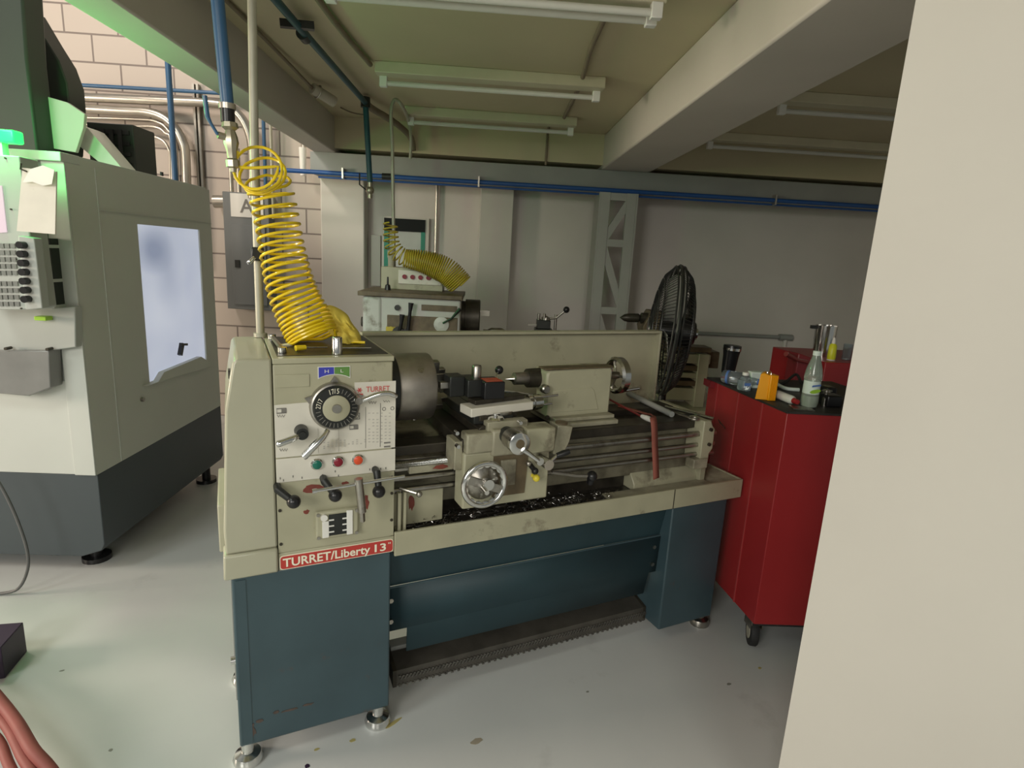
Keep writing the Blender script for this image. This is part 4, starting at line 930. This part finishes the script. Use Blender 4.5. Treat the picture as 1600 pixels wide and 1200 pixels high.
for xb,yb in ((1192,634),(1155,615),(1123,597)):
    p=at_plane(xb,yb,(A0[0],A0[1],0),nn); p0=Vector((p.x,p.y,z0)); 
    MB().beam(p0+nn*.001,Vector((p.x,p.y,z1-.003))+nn*.001,.006,.004,tuple(nn)).build('panel_edge','redseam',cb)
p=at_plane(1134,670,(A0[0],A0[1],0),nn); MB().tube([p+nn*.002,p+nn*.002+Vector((-.02,.04,.03)),p+Vector((-.012,.025,.015))+nn*.004],.002,4).build('scuff','dark',cb)
MB().prism([(A0[0]+.02,A0[1]+.02,z0-.02),(A1[0]+.02,A1[1],z0-.02),(A2[0]-.03,A2[1]-.03,z0-.02),(A3[0]-.02,A3[1]+.02,z0-.02)],(0,0,.02)).build('plinth','rubber',cb)
for (xx,yy) in ((1.155,2.085),(1.12,2.50),(1.55,2.5),(1.6,2.08)):
    w_=MB().rev([(.03,-.016),(.055,-.015),(.058,-.01),(.058,.01),(.055,.015),(.03,.016)],(xx,yy,.059),(1,-.25,0),28).build('caster_wheel','rubber',cb)
    MB().rev([(.03,-.018),(.03,.018)],(xx,yy,.059),(1,-.25,0),20).build('wheel_hub','pvc',w_)
    MB().box((xx-.026,yy-.03,.085),(xx-.020,yy+.03,.13)).box((xx+.020,yy-.03,.085),(xx+.026,yy+.03,.13)).box((xx-.03,yy-.035,.124),(xx+.03,yy+.035,.131)).build('caster_fork','steel',w_)
ZT=1.0135
def on(x,y): p=at_z(x,y,ZT); return p
# tumbler
p=on(1137,583); ax=Vector((.05,0,1)).normalized()
tm=thing('travel_tumbler',(p.x,p.y,ZT),'black stainless tumbler with chrome rim at back of the red cabinet','tumbler')
MB().rev([(.029,0),(.031,.01),(.036,.09),(.041,.118)],(p.x,p.y,ZT),ax,32).build('body','black',tm)
MB().rev([(.0412,.112),(.0412,.124)],(p.x,p.y,ZT),ax,32).build('chrome_band','chrome',tm)
MB().rev([(.0415,.124),(.0405,.135),(.03,.137),(0,.137)],(p.x,p.y,ZT),ax,32).build('lid','black',tm)
# lying clear bottle
p=on(1128,598); p2=on(1156,603)
b=thing('clear_water_bottle',(p.x,p.y,ZT),'clear water bottle lying on its side beside the tumbler','bottle')
dd=Vector((p2.x-p.x,p2.y-p.y,0)).normalized(); o_=Vector((p.x,p.y,ZT+.030))
MB().rev([(0,0),(.024,0),(.029,.008),(.029,.10),(.026,.115),(.013,.145),(.012,.15)],o_,dd,24).build('body','clear',b)
MB().rev([(.0295,.02),(.0295,.03)],o_,dd,24).build('blue_band','labelblue',b)
MB().rev([(.0135,.150),(.0135,.165),(0,.165)],o_,dd,16).build('cap','labelblue',b)
# white capped clear bottle
p=on(1162,609)
b=thing('clear_jug',(p.x,p.y,ZT),'squat clear bottle with white cap and blue mark behind orange case','bottle')
MB().rev([(.026,0),(.028,.006),(.028,.042),(.012,.060),(.011,.064)],(p.x,p.y,ZT),UZ,24).build('body','clear',b)
MB().rev([(.0135,.062),(.0135,.074),(0,.074)],(p.x,p.y,ZT),UZ,20).build('white_cap','whitep',b)
MB().box((p.x-.012,p.y-.0295,ZT+.022),(p.x+.012,p.y-.026,ZT+.034)).build('blue_mark','labelblue',b)
p=on(1178,607); tag(MB().box((p.x-.02,p.y,ZT),(p.x+.045,p.y+.04,ZT+.07)).build('frosted_tub','smoke' if 0 else 'label',bevel=.005),'translucent pale box standing between white capped bottle and orange case','box')
# orange case
p=on(1193,625); q=on(1211,630)
oc=thing('orange_case',(p.x,p.y,ZT),'orange ribbed plastic case standing upright on the red cabinet','case')
rt=Matrix.Rotation(-.55,3,'Z'); pv=(p.x,p.y,ZT)
MB().prism([(p.x-.030,p.y+.01,ZT),(p.x+.012,p.y-.005,ZT),(p.x+.012,p.y-.005,ZT+.098),(p.x-.010,p.y+.005,ZT+.105),(p.x-.022,p.y+.008,ZT+.098)],(.028,.05,0)).build('shell','orange',oc,.003)
MB().box((p.x+.010,p.y-.012,ZT),(p.x+.042,p.y+.03,ZT+.100)).build('lid','orange',oc,.003)
for k in range(4): MB().box((p.x+.013+k*.007,p.y-.0145,ZT+.006),(p.x+.0165+k*.007,p.y-.0115,ZT+.094)).build('rib','orange',oc)
MB().ring((p.x+.012,p.y+.01,ZT+.104),(0,1,0),.008,.002,16,6).build('wire_loop','chrome',oc)
# white tube with red cap
p=on(1212,622);q=on(1242,634); d_=(q-p).normalized(); L_=(q-p).length
tb=thing('glue_tube',(p.x,p.y,ZT),'white squeeze tube with red cap lying before the soda bottle','tube')
MB().rev([(.012,0),(.0165,.01),(.0165,L_-.02),(.010,L_-.01)],p+Vector((0,.0,.017)),d_,20).build('body','whitep',tb)
MB().rev([(.011,L_-.012),(.009,L_+.012),(0,L_+.013)],p+Vector((0,.0,.017)),d_,16).build('red_cap','redcab',tb)
pipe('white_cord',[on(1213,603)+Vector((0,0,.008)),on(1228,610)+Vector((0,0,.008)),on(1248,612)+Vector((0,0,.008))],.008,'label','pale thick cord lying behind the white tube','cord')
# soda bottle
p=on(1263,636)
sb=thing('soda_bottle',(p.x,p.y,ZT),'clear plastic soda bottle with green cap and pale label, cloudy drink','bottle')
MB().rev([(.018,0),(.027,.004),(.030,.02),(.030,.045),(.0285,.055),(.0285,.10),(.031,.112),(.030,.125),(.026,.15),(.017,.180),(.0125,.198),(.0125,.21)],(p.x,p.y,ZT),UZ,32).build('body','soda',sb)
MB().rev([(.0,.003),(.025,.006),(.0275,.02),(.0275,.046),(0,.046)],(p.x,p.y,ZT),UZ,28).build('drink','milky',sb)
MB().rev([(.0292,.054),(.0292,.102)],(p.x,p.y,ZT),UZ,32,caps=False).build('label_wrap','label',sb)
MB().prism([(p.x+.024*math.cos(t)*.8-.001,p.y-.0315,ZT+.066+.007*math.sin(t)+.004*math.cos(t)) for t in [k*math.pi/8 for k in range(16)]],(0,.004,0)).build('lime_swoosh','lime',sb)
MB().prism([(p.x-.016,p.y-.0312,ZT+.082),(p.x+.016,p.y-.0312,ZT+.087),(p.x+.016,p.y-.0312,ZT+.093),(p.x-.014,p.y-.0312,ZT+.088)],(0,.003,0)).build('blue_mark','labelblue',sb)
MB().rev([(.0145,.196),(.0145,.212),(0,.213)],(p.x,p.y,ZT),UZ,20).build('cap','label',sb)
p=on(1252,640); tag(MB().prism([(p.x-.03,p.y-.0,ZT),(p.x+.04,p.y-.02,ZT),(p.x+.05,p.y+.03,ZT),(p.x-.02,p.y+.06,ZT)],(0,0,.0035)).build('grey_plate','steel'),'flat grey plate under the soda bottle at cabinet front','plate')
p=on(1288,634)
w_=thing('small_fixture',(p.x,p.y,ZT),'small clear and steel fixture right of the soda bottle','tool')
MB().rev([(.012,0),(.012,.03),(.006,.034),(.006,.05),(.014,.054),(.014,.062),(0,.064)],(p.x,p.y,ZT),UZ,16).build('body','steel',w_)
MB().cyl((p.x-.02,p.y,ZT+.058),(p.x+.02,p.y,ZT+.058),.004).build('cross_pin','steel',w_)
for x_,y_,s_,lab in ((1301,636,.03,'black block on cabinet edge by the partition'),(1296,622,.022,'black block behind the small steel fixture')):
    p=on(x_,y_); tag(MB().box((p.x-s_,p.y-.01,ZT),(p.x+s_,p.y+.05,ZT+.045)).build('black_block','black',bevel=.006),lab,'block')
p=on(1240,600); pipe('black_cable',[on(1205,603)+Vector((0,0,.006)),on(1225,600)+Vector((0,0,.006)),on(1242,595)+Vector((0,0,.03)),on(1252,600)+Vector((0,0,.006)),on(1262,608)+Vector((0,0,.006))],.006,'rubber','black looped cable behind the soda bottle on the red cabinet','cable')
# second red chest behind
Yc=2.75
a=at_y(1290,566,Yc); tl=at_y(1243,548,Yc+.28)
ch=thing('red_tool_chest',(a.x+.25,Yc+.2,0),'darker red chest standing behind the red cabinet','chest')
MB().prism([(a.x,Yc,.04),(a.x+.6,Yc,.04),(a.x+.6,Yc+.5,.04),(a.x-.02,Yc+.5,.04)],(0,0,a.z-.04)).build('body','redcab',ch,.004)
for xx in (a.x+.06,a.x+.54):
    for yy in (Yc+.06,Yc+.44): MB().cyl((xx,yy,0),(xx,yy,.04),.02).build('foot','rubber',ch)
q=at_y(1245,550,Yc+.02); 
vd=thing('red_vise',(a.x-.1,Yc,a.z-.05),'dark red clamp body with handle beside the darker red chest','clamp')
z_=at_y(1245,620,Yc).z
MB().prism([(at_y(1240,600,Yc+.05).x,Yc+.05,.96),(a.x-.002,Yc+.05,.96),(a.x-.002,Yc+.05,a.z+.0),(at_y(1248,552,Yc+.05).x,Yc+.05,at_y(1248,552,Yc+.05).z)],(0,.1,0)).build('body','redcab2',vd,.006)
MB().tube([at_y(1228,553,Yc-.05),at_y(1245,562,Yc),at_y(1262,566,Yc+.02)],[.012,.009,.009],10).build('handle','rod_red',vd)
MB().box((at_y(1238,600,Yc+.05).x,Yc+.03,.02),(a.x-.03,Yc+.14,.96)).build('stand','darksteel',vd,.004)
p=at_z(1284,556,a.z); top=at_y(1284,508,p.y)
cu=thing('steel_cup',(p.x,p.y,a.z),'tall polished steel cup standing on the darker red chest','cup')
h_=top.z-a.z; r0=.5*(at_y(1301,530,p.y).x-at_y(1270,530,p.y).x)
p.y=max(p.y,Yc+.06)
MB().rev([(r0*.85,0),(r0*.95,h_*.5),(r0,h_),(r0*.93,h_),(r0*.8,.01)],(p.x,p.y,a.z),UZ,28).build('body','chrome',cu)
MB().box((p.x-r0*1.55,p.y-.01,a.z+h_-.02),(p.x-r0*.8,p.y+.01,a.z+h_-.003)).build('handle','darksteel',cu)
p=at_z(1298,563,a.z); p.y=max(p.y,Yc+.025); h_=.085
gb=thing('yellow_bottle',(p.x,p.y,a.z),'small yellow bottle with white nozzle beside the steel cup','bottle')
MB().rev([(.019,0),(.019,.006)],(p.x,p.y,a.z),UZ,20).build('base','whitep',gb); MB().rev([(.019,.006),(.020,.02),(.018,h_-.01),(.010,h_)],(p.x,p.y,a.z),UZ,20).build('body','glue',gb); MB().rev([(.010,h_),(.009,h_+.012),(.004,h_+.03),(0,h_+.03)],(p.x,p.y,a.z),UZ,16).build('nozzle','whitep',gb)
p=at_z(1322,562,a.z); p.y=max(p.y,Yc+.03); tag(MB().rev([(.022,0),(.022,.08),(.020,.08),(.018,.004)],(p.x,p.y,a.z+.0),UZ,20).build('glass_jar','clear'),'clear jar on the darker red chest next to the partition edge','jar')
# ================================================================== MACHINING CENTRE
XS=-1.634; YF=2.46; YB=3.66
mc=thing('machining_centre',(-2.3,3.0,0),'large light grey machining centre with dark skirt and lit window','machine')
sk=MB(); sk.prism([(-3.4,YF,.10),(XS-.10,YF,.10),(XS-.015,YF,.13),(XS,YF,.16),(XS,YF,.487),(-3.4,YF,.487)],(0,YB-YF,0)).build('skirt','mcskirt',mc,.003)
TZ=1.79
MB().box((-3.4,YF,.488),(-1.80,YB,1.60)).build('front_body','mcgrey',mc,.004)
MB().box((-1.80,YF,.488),(XS-.012,YB,TZ)).build('corner_post','mclight' if 0 else 'mcgrey',mc,.004)
# side panel pieces around window
wy0,wy1,wz0,wz1=2.905,3.51,.80,1.558
for a,b in (((XS-.02,YF,.488),(XS,wy0,TZ)),((XS-.02,wy1,.488),(XS,YB,TZ)),((XS-.02,wy0,.488),(XS,wy1,wz0)),((XS-.02,wy0,wz1),(XS,wy1,TZ))): 
    MB().box(a,b).build('side_panel','mcside',mc)
MB().box((XS-.002,2.63,1.60),(XS+.004,YB,1.603)).box((XS-.002,2.628,.49),(XS+.003,2.632,1.77)).build('panel_seam','mclight',mc)
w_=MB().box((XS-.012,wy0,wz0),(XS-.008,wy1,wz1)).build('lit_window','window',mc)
a=at_x(285,545,XS+.02); MB().beam((XS+.02,a.y,a.z+.03),(XS+.02,a.y-.03,a.z-.03),.018,.02,(1,0,0)).beam((XS+.03,a.y+.03,a.z+.02),(XS+.03,a.y-.04,a.z+.03),.012,.012,(1,0,0)).build('latch_handle','black',mc)
pA=[at_x(x,y,XS+.001) for x,y in ((222,603),(240,596),(249,581),(308,557),(322,566),(322,573),(262,590))]
MB().prism([(XS-.004,p.y,p.z) for p in pA],(.03,0,0)).build('sill_bracket','mcside',mc,.002)
q=at_x(221,624,XS); MB().cyl((XS,q.y,q.z),(XS+.012,q.y,q.z),.011).build('side_bolt','steel',mc)
for x,y in ((252,272),):
    q=at_x(x,y,XS); MB().box((XS-.001,q.y-.01,q.z-.008),(XS+.006,q.y+.01,q.z+.01)).build('roof_clip','black',mc)
# lighter front strips
f0=at_y(100,300,YF);f1=at_y(125,300,YF);f2=at_y(143,300,YF)
MB().prism([(-1.72,YF-.012,.488),(XS,YF-.012,.488),(XS,YF-.012,TZ),(-1.72,YF-.012,TZ)],(0,.012,0)).build('front_strip','mclight',mc,.002)
MB().box((-3.4,YF-.004,.488),(-1.72,YF,.90)).build('lower_front','mclight',mc,.002)
# door frame recess + top beam
a=at_y(60,246,YF-.02); b=at_y(145,250,YF-.02)
MB().box((-2.2,YF-.03,1.765),(XS+.002,YF+.08,1.80)).build('top_beam','mclight',mc,.003)
MB().prism([(-1.83,YF-.05,.95),(-1.74,YF-.014,.90),(-1.74,YF-.014,1.76),(-1.80,YF-.05,1.76)],(-.02,.05,0)).build('door_edge','mcgrey',mc,.004)
# shelf recess
a=at_y(66,380,YF-.04); b=at_y(90,478,YF-.04)
s=MB().box((a.x-.02,YF-.06,b.z),(b.x+.01,YF-.002,a.z+.02)).build('shelf_recess','mcblack',mc)
for z in (a.z-.01,(a.z+b.z)/2-.02,b.z): MB().box((a.x-.02,YF-.075,z-.006),(b.x+.012,YF-.004,z+.006)).build('shelf_edge','mclight',s)
# upper housing and covers
hx=at_y(45,100,2.9)
MB().prism([(-3.2,2.75,1.78),(at_y(60,240,2.75).x,2.75,1.78),(at_y(45,120,2.75).x,2.75,2.2),(at_y(42,20,2.75).x,2.75,2.65),(-3.2,2.75,2.75)],(0,.12,0)).build('column_cover','mcblack',mc,.01)
P=[at_y(x,y,3.0) for x,y in ((40,10),(70,60),(92,95),(105,130),(108,162),(104,240),(40,240))]
MB().prism([(p.x,3.0,p.z) for p in P],(0,.12,0)).build('curved_hood','mcblack',mc,.006)
P=[at_y(x,y,2.85) for x,y in ((57,146),(105,160),(132,178),(130,200),(118,238),(60,228))]
MB().prism([(p.x,2.85,p.z) for p in P],(0,.02,0)).build('beige_guard','pil',mc,.002)
P=[at_y(x,y,2.95) for x,y in ((125,195),(137,200),(190,262),(165,262),(120,225))]
MB().prism([(p.x,2.95,p.z) for p in P],(0,.12,0)).build('slanted_strut','mcside',mc,.002)
a=at_y(135,190,3.3); b=at_y(213,265,3.3)
g_=MB().box((a.x,3.3,1.78),(b.x,3.5,a.z)).build('chip_conveyor_head','mcblack',mc,.004)
mb=MB()
for k in range(5):
    z=1.80+k*(a.z-1.80)/5; mb.box((a.x+.02,3.292,z),(b.x-.02,3.3,z+.02))
for k in range(4): xx=a.x+.03+k*(b.x-a.x-.06)/4; mb.box((xx,3.285,1.79),(xx+.02,3.292,a.z-.03))
mb.build('grille_slats','darksteel',g_)
MB().prism([(XS-.30,YF,TZ+.0),(XS-.02,YF,TZ),(XS-.02,YB,TZ),(XS-.30,YB,TZ)],(0,0,.012)).build('roof_sheet','mclight',mc)
# hidden support feet
for xx,yy in ((-1.78,2.62),(-1.72,3.60),(-3.2,2.62),(-3.2,3.5)): 
    MB().cyl((xx,yy,0),(xx,yy,.022),.06).cyl((xx,yy,.02),(xx,yy,.11),.025).build('foot','black',mc)
# grey sloped support and smoky tray
P=[at_y(x,y,YF-.03) for x,y in ((-20,483),(66,483),(72,492),(76,546),(125,540),(100,556),(-20,556))]
P=[at_y(x,y,YF-.02) for x,y in ((-40,470),(75,470),(90,480),(125,478),(126,541),(74,548),(-40,545))]
MB().prism([(p.x,YF-.05,p.z) for p in P],(0,.045,0)).build('lower_door_panel','mcgrey',mc,.004)
P=[at_y(x,y,YF-.08) for x,y in ((-40,548),(76,548),(79,606),(45,619),(-40,612))]
MB().prism([(p.x,YF-.08,p.z) for p in P],(0,.07,0)).build('smoky_pocket','smoke',mc,.004)
for x,y in ((8,545),(73,546)): q=at_y(x,y,YF-.09); MB().cyl(q,q+Vector((0,.03,0)),.006,n=10).build('pocket_screw','dark',mc)
q=at_y(68,497,YF-.07); MB().box((q.x-.022,YF-.09,q.z-.008),(q.x+.022,YF-.05,q.z+.008)).build('yellow_green_tab','lime',mc,.002)
# pendant control panel
YP=2.25
pn=thing('control_pendant',(-2.05,YP,1.1),'grey control pendant with keypad and round knobs at left edge','control panel')
P=[at_y(x,y,YP) for x,y in ((-70,236),(30,244),(62,480),(58,484),(30,484),(-60,484))]
MB().prism([(p.x,YP,p.z) for p in P],(0,.09,0)).build('case','mclight' if 0 else 'mcgrey',pn,.004)
P=[at_y(x,y,YP-.002) for x,y in ((-40,290),(3,290),(11,363),(-40,366))]
MB().prism([(p.x,YP-.004,p.z) for p in P],(0,.004,0)).build('screen','screen',pn)
for j in range(9):
    for i in range(-2,3):
        yy=384+j*10.6+(6 if j>4 else 0); xx=3+i*8.6+j*.9
        a=at_y(xx,yy,YP-.003); MB().box((a.x-.0075,YP-.006,a.z-.008),(a.x+.0075,YP,a.z+.008)).build('key','smoke',pn)
P=[at_y(x,y,YP-.04) for x,y in ((28,368),(53,372),(66,482),(40,484))]
kp=MB().prism([(p.x,YP-.04,p.z) for p in P],(0,.04,0)).build('knob_strip','mcgrey',pn,.003)
for k in range(7):
    q=at_y(38+k*1.2,383+k*14.0,YP-.04); MB().cyl((q.x,YP-.065,q.z),(q.x,YP-.04,q.z),.0125,n=20).build('black_knob','black',kp)
for x,y in ((17,327),(25,405),(8,247),(33,482)): q=at_y(x,y,YP-.003); MB().cyl((q.x,YP-.005,q.z),(q.x,YP,q.z),.003,n=8).build('case_screw','dark',pn)
MB().box((-2.3,YP+.09,1.2),(-2.2,YF-.005,1.35)).build('support_arm','mcgrey',pn)
# clipboard and note
YK=2.26
P=[at_y(x,y,YP-.07) for x,y in ((35,262),(88,268),(86,366),(26,361))]
cbd=thing('clipboard',(P[3].x,YP-.07,P[3].z),'pale board hanging beside the control pendant under a paper note','clipboard')
MB().prism([(p.x,p.y,p.z) for p in P],(0,.006,0)).build('board','plate',cbd)
MB().tube([at_y(x,y,YP-.08) for x,y in ((33,255),(32,264),(42,268))],.003,6).build('hook','dark',cbd)
random.seed(2); P=[at_y(x,y,YP-.085) for x,y in ((45,264),(65,258),(88,266),(84,288),(66,290),(50,284),(35,285))]
tag(MB().prism([(p.x,p.y+random.uniform(-.01,.006),p.z) for p in P],(0,.0015,0)).build('paper_note','paper'),'crumpled white paper note clipped over the pale board','paper')
# beacon
q=at_y(8,214,2.34)
bc=thing('beacon_light',(q.x,2.34,q.z-.03),'glowing green status beacon above the control pendant','beacon')
MB().box((q.x-.09,2.31,q.z-.022),(q.x+.052,2.36,q.z+.022)).build('green_lens','beacon',bc,.006)
MB().box((q.x-.02,2.32,q.z-.09),(q.x+.0,2.35,q.z-.022)).build('stem','mclight',bc)
lt=bpy.data.lights.new('beacon_glow','POINT'); lt.energy=12; lt.color=(.10,1,.20); lt.specular_factor=.15; lt.shadow_soft_size=.05
lo=bpy.data.objects.new('beacon_glow',lt); COL.objects.link(lo); lo.location=(q.x+.02,2.22,q.z+.06)
# hanging cable
pts=[at_y(x,y,2.3) for x,y in ((-10,740),(10,775),(28,815),(42,858),(43,890),(28,920),(0,946),(-20,955))]
for p in pts: p.z=max(p.z,.008)
pipe('machine_cable',pts,.006,'cable','grey cable looping from the machining centre to the floor at left','cable')
# dark box corner at left edge
a=at_z(7,1052,.02); tag(MB().prism([(a.x,a.y,.0),(a.x-.10,a.y-.03,0),(a.x-.14,a.y+.12,0),(a.x-.03,a.y+.14,0)],(0,0,.12)).build('dark_box','purple',bevel=.003),'dark purplish box corner cut by the left edge','box')
# red hoses bottom left
for k,(pts_,lab) in enumerate(((((-30,1060),(20,1120),(50,1170),(90,1230)),'dusty red hose at bottom left corner, rightmost of three'),(((-40,1085),(8,1130),(35,1180),(60,1240)),'dusty red hose at bottom left corner, middle of three'),(((-60,1120),(-8,1150),(12,1190),(30,1250)),'dusty red hose at bottom left corner, leftmost of three'))):
    P=[at_z(x,y,.16-.03*k) for x,y in pts_]; P=[Vector((p.x,p.y,.018+(.10-.02*k if j<3 else .06))) for j,p in enumerate([at_z(x,y,.018+(.10-.02*k if j<3 else .06)) for j,(x,y) in enumerate(pts_)])]
    P=[P[0]+Vector((-.3,.25,-.10+.02*k))]+P+[P[-1]+Vector((.12,-.2,-.05))]
    pipe('red_hose',P,.017-.002*k,'hosered',lab,'hose')
# floor marks
for k,(x,y,a_,b_,m,rot) in enumerate(((614,1130,.035,.007,'spot',.4),(551,1157,.010,.007,'spot',0),(495,1171,.009,.005,'spot',0),(745,1158,.022,.011,'spotb',.1),(480,1197,.008,.008,'purple',0),(918,1081,.006,.004,'spotg',0),(1139,1069,.010,.006,'spotg',0),(1187,1044,.009,.006,'spot',.0),(495,1047,.012,.005,'spotg',0),(173,1172,.006,.006,'spotg',0),(97,1048,.008,.004,'spotg',0))):
    p=at_z(x,y,0); random.seed(k); R2=Matrix.Rotation(rot+.4,3,'Z')
    pts=[p+R2@Vector((math.cos(t)*a_*random.uniform(.75,1.1),math.sin(t)*b_*random.uniform(.75,1.1),0)) for t in [j*math.pi/6 for j in range(12)]]
    o=MB().prism(pts,(0,0,.0008)).build('floor_stain',m); o['label']='%s mark on the floor %s'%(('small dried','long dried','faint dried','irregular dried')[k%4],('right of the near levelling foot','in front of the teal pedestal, larger round','in front of teal pedestal, smallest','at bottom centre','at bottom edge below the pedestal','below the treadle at centre','left of the partition foot','nearest the partition edge','against teal pedestal','at lower left, nearer','at lower left, farther')[k]); o['category']='stain'
